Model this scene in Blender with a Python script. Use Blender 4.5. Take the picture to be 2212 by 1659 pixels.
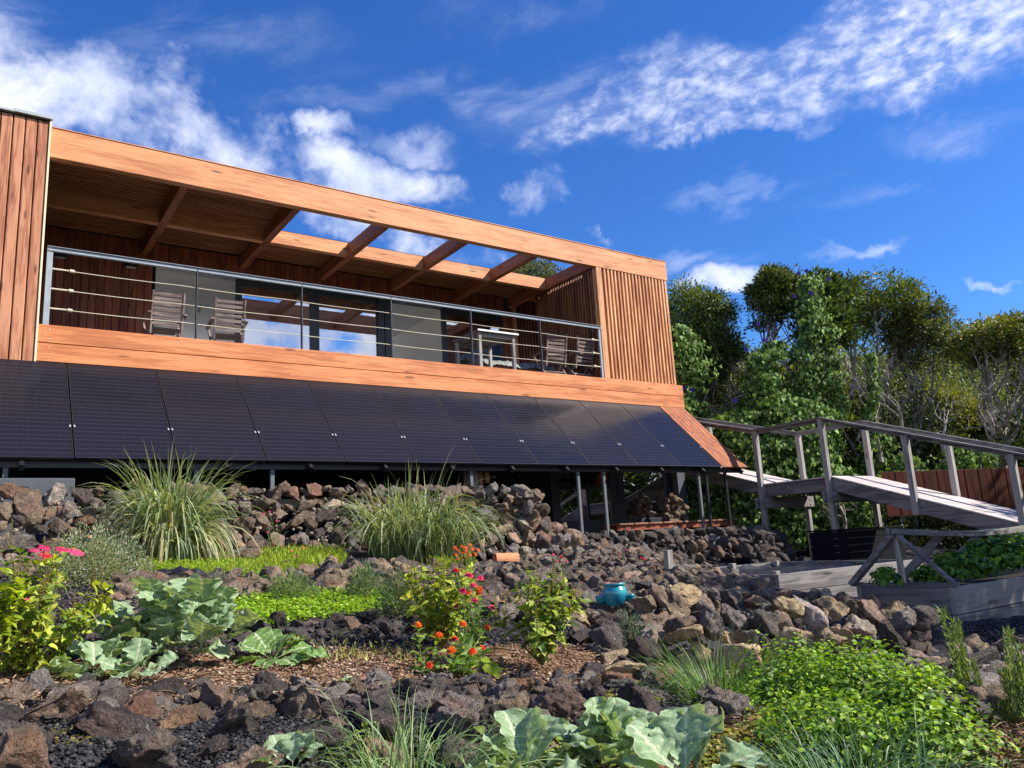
import bpy, bmesh, math, random
import numpy as np
from mathutils import Vector, Matrix, noise as mnoise
random.seed(7); RS = np.random.RandomState(11)
for o in list(bpy.data.objects): bpy.data.objects.remove(o)
scn = bpy.context.scene; COL = scn.collection
# ------------------------------------------------------------------ camera
F_PX, YAW, PITCH, ROLL = 1697.05, math.radians(35.315), math.radians(11.634), math.radians(-3.373)
_f = np.array([math.sin(YAW)*math.cos(PITCH), math.cos(YAW)*math.cos(PITCH), math.sin(PITCH)])
_r0 = np.array([math.cos(YAW), -math.sin(YAW), 0.0]); _u0 = np.cross(_r0, _f)
_r = math.cos(ROLL)*_r0 + math.sin(ROLL)*_u0; _u = -math.sin(ROLL)*_r0 + math.cos(ROLL)*_u0
cam = bpy.data.cameras.new('camera'); camo = bpy.data.objects.new('camera', cam); COL.objects.link(camo)
cam.sensor_fit = 'HORIZONTAL'; cam.sensor_width = 36; cam.lens = 36*F_PX/2212
cam.clip_start = .05; cam.clip_end = 6000
camo.matrix_world = Matrix(((_r[0], _u[0], -_f[0], 0), (_r[1], _u[1], -_f[1], 0), (_r[2], _u[2], -_f[2], 0), (0, 0, 0, 1)))
scn.camera = camo
# ------------------------------------------------------------------ light
TOSUN = Vector((.85, -.74, .98)).normalized()
SUN_EL = math.asin(TOSUN.z); SUN_AZ = math.atan2(TOSUN.x, TOSUN.y)
sun = bpy.data.lights.new('sun', 'SUN'); sun.energy = 5.0; sun.angle = math.radians(.53); sun.color = (1, .93, .83)
suno = bpy.data.objects.new('sun', sun); COL.objects.link(suno)
suno.rotation_euler = (-TOSUN).to_track_quat('-Z', 'Y').to_euler()
scn.view_settings.view_transform = 'Standard'; scn.view_settings.look = 'None'
scn.view_settings.gamma = 1; scn.view_settings.use_curve_mapping = False
scn.view_settings.exposure = .80
scn.render.resolution_x = 1024; scn.render.resolution_y = 768
SKY_STRENGTH = .071

def ray(x, y):
    return _f + _r*((x-1106)/F_PX) - _u*((y-829.5)/F_PX)
FH = np.array([math.sin(YAW), math.cos(YAW), 0.0]); RH = np.array([math.cos(YAW), -math.sin(YAW), 0.0])
def onp(x, y, **k):
    d = ray(x, y); a, v = list(k.items())[0]
    if a == 't': return d*v/(d@FH)
    return d*v/d['XYZ'.index(a)]
def proj(P):
    P = np.asarray(P, float); z = np.maximum(P@_f, 1e-3)
    return 1106+F_PX*(P@_r)/z, 829.5-F_PX*(P@_u)/z

# ------------------------------------------------------------------ node helpers
class NT:
    def __init__(s, tree): s.t = tree; tree.nodes.clear()
    def n(s, typ, **k):
        nd = s.t.nodes.new(typ)
        for a, v in k.items():
            if a == 'i':
                for kk, vv in v.items(): nd.inputs[kk].default_value = vv
            else: setattr(nd, a, v)
        return nd
    def l(s, a, b): s.t.links.new(a, b)
    def val(s, sock, v):
        if hasattr(v, 'is_output') or isinstance(v, bpy.types.NodeSocket): s.l(v, sock)
        else: sock.default_value = v
    def m(s, op, a, b=None, c=None, clamp=False):
        nd = s.n('ShaderNodeMath', operation=op, use_clamp=clamp); s.val(nd.inputs[0], a)
        if b is not None: s.val(nd.inputs[1], b)
        if c is not None: s.val(nd.inputs[2], c)
        return nd.outputs[0]
    def vm(s, op, a, b=None):
        nd = s.n('ShaderNodeVectorMath', operation=op); s.val(nd.inputs[0], a)
        if b is not None: s.val(nd.inputs[1], b)
        return nd.outputs['Value'] if op in ('DOT_PRODUCT', 'LENGTH') else nd.outputs[0]
    def mix(s, f, a, b, mode='MIX'):
        nd = s.n('ShaderNodeMix', data_type='RGBA', blend_type=mode); s.val(nd.inputs[0], f)
        for k, v in ((6, a), (7, b)):
            if isinstance(v, tuple) and len(v) == 3: v = v+(1,)
            s.val(nd.inputs[k], v)
        return nd.outputs[2]
    def ramp(s, f, stops, interp='LINEAR'):
        nd = s.n('ShaderNodeValToRGB'); cr = nd.color_ramp; cr.interpolation = interp
        while len(cr.elements) < len(stops): cr.elements.new(.5)
        for e, (p, c) in zip(cr.elements, stops):
            e.position = p; e.color = (c, c, c, 1) if not isinstance(c, tuple) else c+(1,)
        s.val(nd.inputs[0], f); return nd.outputs[0]
    def noise(s, vec, scale, detail=4, rough=.55, dist=0, out=0):
        nd = s.n('ShaderNodeTexNoise'); nd.inputs['Scale'].default_value = scale; nd.inputs['Detail'].default_value = detail
        nd.inputs['Roughness'].default_value = rough; nd.inputs['Distortion'].default_value = dist
        if vec is not None: s.l(vec, nd.inputs['Vector'])
        return nd.outputs[out]
    def vor(s, vec, scale, feature='F1', out=0, rnd=1):
        nd = s.n('ShaderNodeTexVoronoi', feature=feature); nd.inputs['Scale'].default_value = scale; nd.inputs['Randomness'].default_value = rnd
        if vec is not None: s.l(vec, nd.inputs['Vector'])
        return nd.outputs[out]
    def maprange(s, v, a, b, c=0., d=1., smooth=False):
        nd = s.n('ShaderNodeMapRange'); nd.clamp = True
        if smooth: nd.interpolation_type = 'SMOOTHSTEP'
        s.val(nd.inputs[0], v)
        for i, x in enumerate((a, b, c, d)): nd.inputs[i+1].default_value = x
        return nd.outputs[0]
    def scale(s, vec, sc):
        nd = s.n('ShaderNodeMapping'); s.l(vec, nd.inputs[0]); nd.inputs['Scale'].default_value = sc; return nd.outputs[0]
    def bsdf(s, col, rough=.6, spec=.3, bump=None, bstr=.3, bdist=.01, metal=0, coat=0, normal=None):
        b = s.n('ShaderNodeBsdfPrincipled'); s.val(b.inputs['Base Color'], col if not (isinstance(col, tuple) and len(col) == 3) else col+(1,))
        s.val(b.inputs['Roughness'], rough); b.inputs['Specular IOR Level'].default_value = spec; b.inputs['Metallic'].default_value = metal
        b.inputs['Coat Weight'].default_value = coat
        if bump is not None:
            bp = s.n('ShaderNodeBump'); bp.inputs['Strength'].default_value = bstr; bp.inputs['Distance'].default_value = bdist
            s.l(bump, bp.inputs['Height']); s.l(bp.outputs[0], b.inputs['Normal'])
        return b
    def out(s, sh):
        o = s.n('ShaderNodeOutputMaterial'); s.l(sh, o.inputs[0])
def mat(name):
    m = bpy.data.materials.new(name); m.use_nodes = True; return m, NT(m.node_tree)

# ------------------------------------------------------------------ sky with clouds
w = bpy.data.worlds.new('World'); scn.world = w; w.use_nodes = True
N = NT(w.node_tree)
sky = N.n('ShaderNodeTexSky', sky_type='NISHITA'); sky.sun_disc = False
sky.sun_elevation = SUN_EL; sky.sun_rotation = SUN_AZ; sky.altitude = 300; sky.air_density = 1.25; sky.dust_density = .25; sky.ozone_density = 4.5
tc = N.n('ShaderNodeTexCoord'); D = N.vm('NORMALIZE', tc.outputs['Generated'])
hs = N.n('ShaderNodeHueSaturation'); hs.inputs['Saturation'].default_value = 1.18; hs.inputs['Value'].default_value = 1.0; hs.inputs['Hue'].default_value = .507
N.l(sky.outputs[0], hs.inputs['Color']); SKYC = N.mix(1.0, hs.outputs[0], (.62, .97, 1.40), 'MULTIPLY')
sep = N.n('ShaderNodeSeparateXYZ'); N.l(D, sep.inputs[0])
zz = N.m('ADD', N.m('MAXIMUM', sep.outputs[2], 0), .22)
px_ = N.m('DIVIDE', sep.outputs[0], zz); py_ = N.m('DIVIDE', sep.outputs[1], zz)
cb = N.n('ShaderNodeCombineXYZ'); N.l(px_, cb.inputs[0]); N.l(py_, cb.inputs[1]); PV = cb.outputs[0]
_wn = N.noise(D, 7.5, 5, .6, .2, 1)
DW = N.vm('NORMALIZE', N.vm('ADD', D, N.vm('MULTIPLY', N.vm('SUBTRACT', _wn, (.5, .5, .5)), (.16, .16, .16))))
def blob(x, y, rx, ry, ang=0, soft=1.0):
    c = ray(x, y); L = np.linalg.norm(c); c = c/L
    a = math.radians(ang); e1 = _r*math.cos(a)+_u*math.sin(a); e1 = e1-c*(e1@c); e1 /= np.linalg.norm(e1); e2 = np.cross(c, e1)
    A = N.vm('DOT_PRODUCT', DW, tuple(e1*F_PX/(rx*1.0))); B = N.vm('DOT_PRODUCT', DW, tuple(e2*F_PX/ry))
    q = N.m('SQRT', N.m('ADD', N.m('MULTIPLY', A, A), N.m('MULTIPLY', B, B)))
    front = N.maprange(N.vm('DOT_PRODUCT', D, tuple(c)), .3, .5)
    return N.m('MULTIPLY', N.maprange(q, 1.5, .15, 0, 1*soft, True), front)
def mx(lst):
    o = lst[0]
    for b in lst[1:]: o = N.m('MAXIMUM', o, b)
    return o
# cumulus
cum = mx([blob(120, 180, 330, 100, -14), blob(330, 250, 300, 85, -20), blob(60, 250, 200, 80), blob(700, 285, 95, 45, 0), blob(820, 385, 190, 75, -5, .95), blob(1130, 440, 90, 80, 60, .75),
          blob(560, 270, 100, 60, -20, .7), blob(1545, 615, 130, 48, 0, 1.0), blob(1750, 605, 110, 30, 0, .8), blob(1290, 525, 80, 14, 0, .5), blob(1060, 580, 260, 40, -10, .8), blob(740, 480, 130, 45, -14, .8),
          blob(930, 540, 120, 45, -14, .8)])
n1 = N.noise(PV, 2.6, 9, .58, .35)
n1b = N.noise(D, 13.0, 9, .62, .25)
nn = N.m('ADD', N.m('MULTIPLY', n1, .45), N.m('MULTIPLY', n1b, .55))
cumf = N.maprange(N.m('ADD', N.m('MULTIPLY', cum, .72), N.m('MULTIPLY', N.m('SUBTRACT', nn, .5), 2.6)), .22, .98, 0, .93, True)
cumf = N.m('MULTIPLY', cumf, N.maprange(cum, .0, .40, 0, 1, True))
# thin wisps
wis = mx([blob(1850, 540, 110, 18, 8, 1.0), blob(1570, 430, 230, 26, 8, .42), blob(1650, 545, 150, 26, 12, .45), blob(2130, 610, 30, 12, 5, .9), blob(1470, 560, 100, 22, 10, .5), blob(1000, 180, 620, 50, 3, .42), blob(1300, 200, 300, 60, 10, .35), blob(870, 300, 120, 34, -5, .75), blob(20, 60, 140, 80, 0, .7),
          blob(1900, 430, 160, 24, 8, .45), blob(2090, 270, 160, 40, 15, .4), blob(430, 90, 320, 60, 0, .35), blob(1200, 20, 300, 50, 0, .3)])
Ds = N.vm('ADD', N.vm('MULTIPLY', D, (0, 0, 0)), D)
_a = math.radians(13); _e1 = _r*math.cos(_a)+_u*math.sin(_a); _e2 = -_r*math.sin(_a)+_u*math.cos(_a)
wv = N.n('ShaderNodeCombineXYZ'); N.l(N.vm('DOT_PRODUCT', D, tuple(_e1*5)), wv.inputs[0]); N.l(N.vm('DOT_PRODUCT', D, tuple(_e2*15)), wv.inputs[1]); N.l(N.vm('DOT_PRODUCT', D, tuple(_f*5)), wv.inputs[2])
w1 = N.noise(wv.outputs[0], 1.0, 10, .66, .35)
wisf = N.m('MULTIPLY', N.maprange(N.m('ADD', N.m('MULTIPLY', wis, .45), N.m('MULTIPLY', N.m('SUBTRACT', w1, .5), 2.4)), -.05, 1.0, 0, .62, True), N.maprange(wis, 0, .8, 0, 1, True))
# mackerel sheet
mac = mx([blob(1900, 90, 560, 105, 13, 1.0), blob(1500, 210, 420, 75, 12, .8), blob(1300, 275, 230, 40, 6, .7), blob(2100, 60, 300, 120, 13, 1.0), blob(1550, 300, 200, 26, 10, .6)])
mv = N.n('ShaderNodeCombineXYZ'); N.l(N.vm('DOT_PRODUCT', D, tuple(_e1*42)), mv.inputs[0]); N.l(N.vm('DOT_PRODUCT', D, tuple(_e2*66)), mv.inputs[1]); N.l(N.vm('DOT_PRODUCT', D, tuple(_f*42)), mv.inputs[2])
v1 = N.noise(mv.outputs[0], 1.0, 3, .6, .2); v2 = N.noise(PV, 3.1, 6, .6, .4)
macf = N.m('MULTIPLY', N.maprange(N.m('ADD', N.m('MULTIPLY', v1, .9), N.m('MULTIPLY', v2, .6)),   .60, 1.04, .14, .9, True), N.maprange(N.m('ADD', mac, N.m('MULTIPLY', N.m('SUBTRACT', v2, .5), 1.1)), .1, .85, 0, .82, True))
macf = N.m('MULTIPLY', macf, N.maprange(mac, .02, .2))
# broken cloud over the rest of the sky (behind the viewer, seen in the panes)
back = N.maprange(N.vm('DOT_PRODUCT', D, tuple(FH)), .25, -.15)
bn = N.m('ADD', N.m('MULTIPLY', N.noise(D, 11, 9, .62, .3), .6), N.m('MULTIPLY', N.noise(PV, 2.2, 5, .55), .4))
backf = N.m('MULTIPLY', N.maprange(bn, .41, .52, 0, 1, True), N.m('MULTIPLY', back, N.maprange(sep.outputs[2], .55, .36)))
cf = mx([cumf, wisf, macf, backf])
shade = N.noise(D, 7.0, 6, .55)
ccol = N.mix(N.maprange(shade, .35, .65), (6.4, 7.2, 9.6), (10.8, 11.0, 11.8))
skyc = N.mix(cf, SKYC, ccol)
bg = N.n('ShaderNodeBackground'); N.l(skyc, bg.inputs[0]); bg.inputs[1].default_value = SKY_STRENGTH
wo = N.n('ShaderNodeOutputWorld'); N.l(bg.outputs[0], wo.inputs[0])

# ------------------------------------------------------------------ mesh helpers
class MB:
    def __init__(s): s.v = []; s.f = []
    def add(s, vs, fs):
        b = len(s.v); s.v += [tuple(float(c) for c in v) for v in vs]; s.f += [tuple(i+b for i in f) for f in fs]; return s
    def box(s, x0, x1, y0, y1, z0, z1):
        return s.add([(x0, y0, z0), (x1, y0, z0), (x1, y1, z0), (x0, y1, z0), (x0, y0, z1), (x1, y0, z1), (x1, y1, z1), (x0, y1, z1)],
                     [(0, 3, 2, 1), (4, 5, 6, 7), (0, 1, 5, 4), (1, 2, 6, 5), (2, 3, 7, 6), (3, 0, 4, 7)])
    def bar(s, p, q, w, h, up=(0, 0, 1)):
        p = Vector(p); q = Vector(q); d = (q-p).normalized(); side = d.cross(Vector(up)).normalized(); u2 = side.cross(d).normalized()
        a = side*w/2; b = u2*h/2
        return s.add([p-a-b, p+a-b, p+a+b, p-a+b, q-a-b, q+a-b, q+a+b, q-a+b], [(0, 1, 2, 3), (4, 7, 6, 5), (0, 4, 5, 1), (1, 5, 6, 2), (2, 6, 7, 3), (3, 7, 4, 0)])
    def tube(s, pts, r, n=6, cap=True):
        pts = [Vector(p) for p in pts]; rr = r if hasattr(r, '__len__') else [r]*len(pts); rings = []; up = Vector((.13, .27, .95))
        for i, p in enumerate(pts):
            d = (pts[min(i+1, len(pts)-1)]-pts[max(i-1, 0)])
            if d.length < 1e-6: d = Vector((0, 0, 1))
            d.normalize(); a = d.cross(up)
            if a.length < .05: a = d.cross(Vector((1, 0, 0)))
            a.normalize(); b = d.cross(a)
            rings.append([p+(a*math.cos(t)+b*math.sin(t))*rr[i] for t in [2*math.pi*k/n for k in range(n)]])
        vs = [v for ring in rings for v in ring]; fs = []
        for i in range(len(pts)-1):
            for k in range(n): fs.append((i*n+k, i*n+(k+1) % n, (i+1)*n+(k+1) % n, (i+1)*n+k))
        if cap: fs.append(tuple(range(n-1, -1, -1))); fs.append(tuple((len(pts)-1)*n+k for k in range(n)))
        return s.add(vs, fs)
    def lathe(s, prof, n=32, c=(0, 0, 0)):
        vs = [(c[0]+r*math.cos(2*math.pi*k/n), c[1]+r*math.sin(2*math.pi*k/n), c[2]+z) for r, z in prof for k in range(n)]; fs = []
        for i in range(len(prof)-1):
            for k in range(n): fs.append((i*n+k, i*n+(k+1) % n, (i+1)*n+(k+1) % n, (i+1)*n+k))
        return s.add(vs, fs)
    def build(s, name, m, parent=None, smooth=False, bevel=0, kind=None, label=None):
        me = bpy.data.meshes.new(name); me.from_pydata(s.v, [], s.f); me.materials.append(m)
        if bevel:
            bm = bmesh.new(); bm.from_mesh(me)
            bmesh.ops.bevel(bm, geom=bm.edges[:], offset=bevel, segments=1, affect='EDGES', profile=.7); bm.to_mesh(me); bm.free()
        if smooth: me.polygons.foreach_set('use_smooth', [True]*len(me.polygons))
        me.update(); return link(name, me, parent, kind, label)
def link(name, me, parent=None, kind=None, label=None):
    o = bpy.data.objects.new(name, me); COL.objects.link(o)
    if parent is not None:
        o.parent = parent
        if parent.parent is None and not parent.get('_local'): o.location = -parent.location
    if kind: o['kind'] = kind
    if label: o['label'] = label
    return o
def thing(name, label, cat, loc=(0, 0, 0), group=None, local=False, kind=None):
    o = bpy.data.objects.new(name, None); COL.objects.link(o); o.location = loc; o.empty_display_size = .1
    o['label'] = label; o['category'] = cat
    if group: o['group'] = group
    if kind: o['kind'] = kind
    if local: o['_local'] = 1
    return o
def tag(o, label, cat, group=None, kind=None):
    o['label'] = label; o['category'] = cat
    if group: o['group'] = group
    if kind: o['kind'] = kind
    return o
def copy_tree(o, parent=None):
    c = o.copy(); COL.objects.link(c)
    if parent is not None: c.parent = parent
    for ch in list(o.children): copy_tree(ch, c)
    return c
def npmesh(name, V, polys, k, m, tint=None, smooth=False):
    """V (n,3), polys flat index array with k verts per face"""
    me = bpy.data.meshes.new(name); nf = len(polys)//k
    me.vertices.add(len(V)); me.vertices.foreach_set('co', np.ascontiguousarray(V, dtype=np.float32).ravel())
    me.loops.add(nf*k); me.loops.foreach_set('vertex_index', np.asarray(polys, dtype=np.int32))
    me.polygons.add(nf); me.polygons.foreach_set('loop_start', np.arange(0, nf*k, k, dtype=np.int32))
    try: me.polygons.foreach_set('loop_total', np.full(nf, k, dtype=np.int32))
    except Exception: pass
    if smooth: me.polygons.foreach_set('use_smooth', np.ones(nf, dtype=bool))
    me.update(calc_edges=True)
    if tint is not None:
        a = me.color_attributes.new('tint', 'FLOAT_COLOR', 'POINT'); c = np.ones((len(V), 4), dtype=np.float32); c[:, :3] = tint
        a.data.foreach_set('color', c.ravel())
    me.materials.append(m); return me
# leaf templates: (u along, v across, w normal), triangles
T_DIAM = (np.array([[0, 0, 0], [.45, .5, .06], [1, 0, -.05], [.45, -.5, .06]]), [0, 1, 2, 0, 2, 3])
T_LANCE = (np.array([[0, 0, 0], [.3, .42, .08], [.65, .38, .04], [1, 0, -.12], [.65, -.38, .04], [.3, -.42, .08], [.5, 0, -.02]]), [0, 1, 6, 1, 2, 6, 2, 3, 6, 3, 4, 6, 4, 5, 6, 5, 0, 6])
T_OVATE = (np.array([[0, 0, 0], [.18, .38, .05], [.5, .5, .1], [.8, .28, .04], [1, 0, -.14], [.8, -.28, .04], [.5, -.5, .1], [.18, -.38, .05], [.5, 0, 0]]), [0, 1, 8, 1, 2, 8, 2, 3, 8, 3, 4, 8, 4, 5, 8, 5, 6, 8, 6, 7, 8, 7, 0, 8])
T_HEART = (np.array([[.12, 0, 0], [-.08, .3, .02], [.15, .52, .04], [.55, .38, .03], [1, 0, -.1], [.55, -.38, .03], [.15, -.52, .04], [-.08, -.3, .02]]), [0, 1, 2, 0, 2, 3, 0, 3, 4, 0, 4, 5, 0, 5, 6, 0, 6, 7])
T_NEEDLE = (np.array([[0, .5, 0], [0, -.5, 0], [1, 0, 0]]), [0, 1, 2])
def unit(a): return a/np.maximum(np.linalg.norm(a, axis=-1, keepdims=True), 1e-9)
def leafmesh(name, P, Dr, Nr, L, Wd, T, tint, m, smooth=False):
    Dr = unit(Dr); Nr = unit(Nr-Dr*np.sum(Dr*Nr, 1, keepdims=True)); S = np.cross(Dr, Nr)
    tv, tf = T; k = len(tv); n = len(P)
    V = (P[:, None, :] + tv[None, :, 0:1]*L[:, None, None]*Dr[:, None, :] + tv[None, :, 1:2]*Wd[:, None, None]*S[:, None, :] + tv[None, :, 2:3]*L[:, None, None]*Nr[:, None, :]).reshape(-1, 3)
    Fc = (np.arange(n)[:, None]*k + np.array(tf)[None, :]).ravel()
    return npmesh(name, V, Fc, 3, m, np.repeat(tint, k, axis=0), smooth)
def vary(base, n, s=.18, hue=.08, rs=RS):
    b = np.array(base)[None, :]*(1+s*rs.randn(n, 1)).clip(.35, 1.9); return np.clip(b*(1+hue*rs.randn(n, 3)), .002, 1)

# ------------------------------------------------------------------ materials
def wood(name, light, dark, axis='X', rough=.55, knots=True, grain=.55, spec=.25, board=0, sc=1.0, wear=None):
    m, t = mat(name); tc = t.n('ShaderNodeTexCoord'); oi = t.n('ShaderNodeObjectInfo')
    rv = t.n('ShaderNodeCombineXYZ')
    for k, mul in enumerate((37.1, 17.7, 91.3)): t.l(t.m('MULTIPLY', oi.outputs['Random'], mul), rv.inputs[k])
    co = t.vm('ADD', tc.outputs['Object'], rv.outputs[0])
    s = {'X': (.9, 14, 14), 'Y': (14, .9, 14), 'Z': (14, 14, .9)}[axis]
    g = t.noise(t.scale(co, tuple(a*sc for a in s)), 2.2, 7, .62, .8)
    s2 = {'X': (.35, 3, 3), 'Y': (3, .35, 3), 'Z': (3, 3, .35)}[axis]
    g2 = t.noise(t.scale(co, s2), 2.0, 4, .5)
    f = t.m('ADD', t.m('MULTIPLY', g, grain), t.m('MULTIPLY', g2, 1-grain))
    c = t.ramp(f, [(.38, tuple(x*.72 for x in dark)), (.46, dark), (.52, tuple((a*.7+b*.3) for a, b in zip(light, dark))), (.60, light)])
    g3 = t.noise(t.scale(co, tuple(a*.5 for a in s)), 1.1, 5, .6, 1.2); c = t.mix(t.maprange(g3, .56, .70, 0, .28), c, dark); c = t.mix(t.maprange(g3, .44, .32, 0, .28), c, tuple(min(1, x*1.2) for x in light))
    c = t.mix(t.maprange(oi.outputs['Random'], 0, 1, 0, .45), c, dark)
    if knots:
        s3 = {'X': (1.1, 5, 5), 'Y': (5, 1.1, 5), 'Z': (6, 6, 1.5)}[axis]
        v = t.vor(t.scale(co, s3), 1.3)
        kn = t.maprange(v, .20, .07, 0, .85, True)
        c = t.mix(kn, c, tuple(x*.35 for x in dark))
    if wear is not None:
        c = t.mix(t.maprange(t.noise(co, 3.0, 6, .65), .5, .68, 0, .6), c, wear)
    b = t.bsdf(c, rough, spec, f, .25, .004); t.out(b.outputs[0]); return m
M = {}
M['cedar'] = wood('cedar_beam', (.74, .36, .165), (.50, .20, .085), 'X')
M['cedar_deck'] = wood('cedar_fascia', (.72, .29, .12), (.50, .17, .065), 'X')
M['cedar_board'] = wood('cedar_board', (.62, .30, .165), (.33, .125, .065), 'Z')
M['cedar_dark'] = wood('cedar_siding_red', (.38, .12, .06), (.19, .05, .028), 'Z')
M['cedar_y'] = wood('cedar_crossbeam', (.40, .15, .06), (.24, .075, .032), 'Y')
M['cedar_slat'] = wood('cedar_slat', (.72, .42, .20), (.44, .18, .08), 'Z', knots=False)
M['slat_shaded'] = wood('shaded_slat_wood', (.30, .13, .06), (.15, .055, .028), 'Z', knots=False)  # slat wood darkened in its colour to imitate shade on the inner slats
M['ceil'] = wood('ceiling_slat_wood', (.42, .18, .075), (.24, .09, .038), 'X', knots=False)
M['grey_x'] = wood('weathered_wood_x', (.30, .28, .265), (.14, .13, .128), 'X', .75, spec=.15)
M['grey_y'] = wood('weathered_wood_y', (.27, .255, .245), (.12, .112, .112), 'Y', .75, spec=.15)
M['grey_z'] = wood('weathered_wood_z', (.46, .43, .40), (.21, .195, .185), 'Z', .75, spec=.15)
M['deckgrey'] = wood('ramp_tread_wood', (.62, .56, .53), (.42, .37, .35), 'X', .7, knots=False, spec=.15)
M['teak'] = wood('weathered_teak', (.33, .265, .235), (.14, .10, .09), 'X', .7, knots=False, spec=.2)
M['fence'] = wood('stained_fence_wood', (.15, .036, .014), (.08, .018, .008), 'Z', .7)
M['benchwood'] = wood('bench_wood', (.36, .19, .12), (.20, .09, .055), 'Y', .6)
def plain(name, c, rough=.5, spec=.4, metal=0, var=.12, sc=6, bstr=.1, coat=0):
    m, t = mat(name); tc = t.n('ShaderNodeTexCoord'); n = t.noise(tc.outputs['Object'], sc, 6, .6)
    col = t.mix(t.maprange(n, .3, .7), tuple(x*(1-var) for x in c), tuple(min(1, x*(1+var)) for x in c))
    b = t.bsdf(col, rough, spec, n, bstr, .004, metal, coat); t.out(b.outputs[0]); return m
M['steel'] = plain('grey_painted_steel', (.27, .31, .35), .42, .5)
M['steel_dark'] = plain('dark_grey_steel', (.12, .13, .14), .5, .4)
M['steel_light'] = plain('galvanised_steel', (.42, .44, .46), .4, .5, .3)
M['frame'] = plain('dark_window_frame', (.028, .034, .042), .4, .5)
M['black'] = plain('black_metal', (.012, .012, .014), .4, .5)
M['blackwood'] = plain('black_louvre', (.008, .009, .013), .8, .1)
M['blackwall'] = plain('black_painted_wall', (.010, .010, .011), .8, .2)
M['cable'] = plain('cream_rope', (.62, .56, .42), .8, .2)
M['white'] = plain('white_paint', (.78, .77, .74), .5, .4)
M['trimcream'] = plain('cream_trim', (.72, .62, .42), .6, .3)
M['flash'] = plain('metal_flashing', (.42, .46, .44), .4, .5, .4)
M['wallint'] = plain('interior_plaster', (.80, .78, .72), .8, .2, var=.03)
M['ceilint'] = plain('interior_ceiling', (.84, .82, .76), .8, .2, var=.03)
M['concrete'] = plain('grey_concrete', (.085, .095, .105), .8, .25, var=.2, sc=3, bstr=.3)
M['concrete2'] = plain('pale_concrete', (.20, .195, .18), .85, .2, var=.15, sc=4, bstr=.3)
M['tarp'] = plain('grey_green_tarpaulin', (.17, .19, .17), .55, .4, var=.2, sc=9)
M['plastic'] = plain('black_pond_liner', (.014, .015, .017), .45, .5, var=.4, sc=12, bstr=.6)
M['hose'] = plain('black_hose', (.02, .02, .022), .5, .4)
M['terra'] = plain('terracotta', (.56, .25, .12), .75, .2, var=.12, sc=20)
M['screw'] = plain('screw_head', (.72, .62, .5), .4, .5)
M['yellow'] = plain('yellow_plastic', (.75, .5, .12), .5, .4)
M['stem'] = plain('plant_stem', (.14, .12, .05), .7, .2, var=.3)
M['stemg'] = plain('green_stem', (.16, .22, .06), .6, .3, var=.2)
M['soilin'] = plain('dark_potting_soil', (.03, .024, .02), .95, .1, var=.5, sc=40, bstr=1)
# glass
m, t = mat('window_glass'); gl = t.n('ShaderNodeBsdfGlossy'); gl.inputs['Roughness'].default_value = 0; gl.inputs['Color'].default_value = (.92, .95, 1, 1)
tr = t.n('ShaderNodeBsdfTransparent'); tr.inputs['Color'].default_value = (.50, .51, .48, 1); fr = t.n('ShaderNodeFresnel'); fr.inputs[0].default_value = 1.6
mxs = t.n('ShaderNodeMixShader'); t.l(t.m('ADD', t.m('MULTIPLY', fr.outputs[0], 1.6), .46, clamp=True), mxs.inputs[0]); t.l(tr.outputs[0], mxs.inputs[1]); t.l(gl.outputs[0], mxs.inputs[2]); t.out(mxs.outputs[0]); M['glass'] = m
# solar cells
m, t = mat('solar_cells'); uv = t.n('ShaderNodeUVMap'); uv.uv_map = 'UVMap'; s = t.n('ShaderNodeSeparateXYZ'); t.l(uv.outputs[0], s.inputs[0])
def line(coord, count, wdt):
    fr = t.m('FRACT', t.m('MULTIPLY', coord, count)); d = t.m('ABSOLUTE', t.m('SUBTRACT', fr, .5)); return t.maprange(d, .5-wdt, .5-wdt*.4, 0, 1)
oi = t.n('ShaderNodeObjectInfo')
cellv = t.m('FRACT', t.m('MULTIPLY', t.m('ADD', t.m('MULTIPLY', t.m('FLOOR', t.m('MULTIPLY', s.outputs[0], 6)), 3.17), t.m('MULTIPLY', t.m('FLOOR', t.m('MULTIPLY', s.outputs[1], 24)), 7.31)), .618))
base = t.mix(cellv, (.008, .0085, .014), (.011, .0115, .020))
base = t.mix(t.m('MULTIPLY', oi.outputs['Random'], .55), base, (.019, .015, .017))
gap = t.m('MAXIMUM', line(s.outputs[0], 6, .018), t.m('MULTIPLY', line(s.outputs[1], 24, .035), .6)); bus = t.m('MULTIPLY', line(s.outputs[0], 60, .11), .55)
dash = t.m('MULTIPLY', t.m('MULTIPLY', line(s.outputs[0], 60, .16), line(s.outputs[1], 24, .16)), .9)
c = t.mix(gap, base, (.018, .019, .026)); c = t.mix(bus, c, (.024, .024, .032)); c = t.mix(dash, c, (.06, .06, .068))
b = t.bsdf(c, .16, .13, None); tcs = t.n('ShaderNodeTexCoord'); t.l(t.maprange(t.noise(tcs.outputs['Object'], 1.6, 5), .35, .7, .10, .24), b.inputs['Roughness']); t.out(b.outputs[0]); M['pv'] = m
# glazed teal pottery
m, t = mat('teal_glaze'); tc = t.n('ShaderNodeTexCoord'); n = t.noise(tc.outputs['Object'], 9, 6, .6)
c = t.ramp(n, [(.3, (.012, .13, .22)), (.5, (.02, .25, .31)), (.7, (.07, .38, .36))]); b = t.bsdf(c, .22, .5, n, .1, .004, coat=.4); t.out(b.outputs[0]); M['teal'] = m
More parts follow.
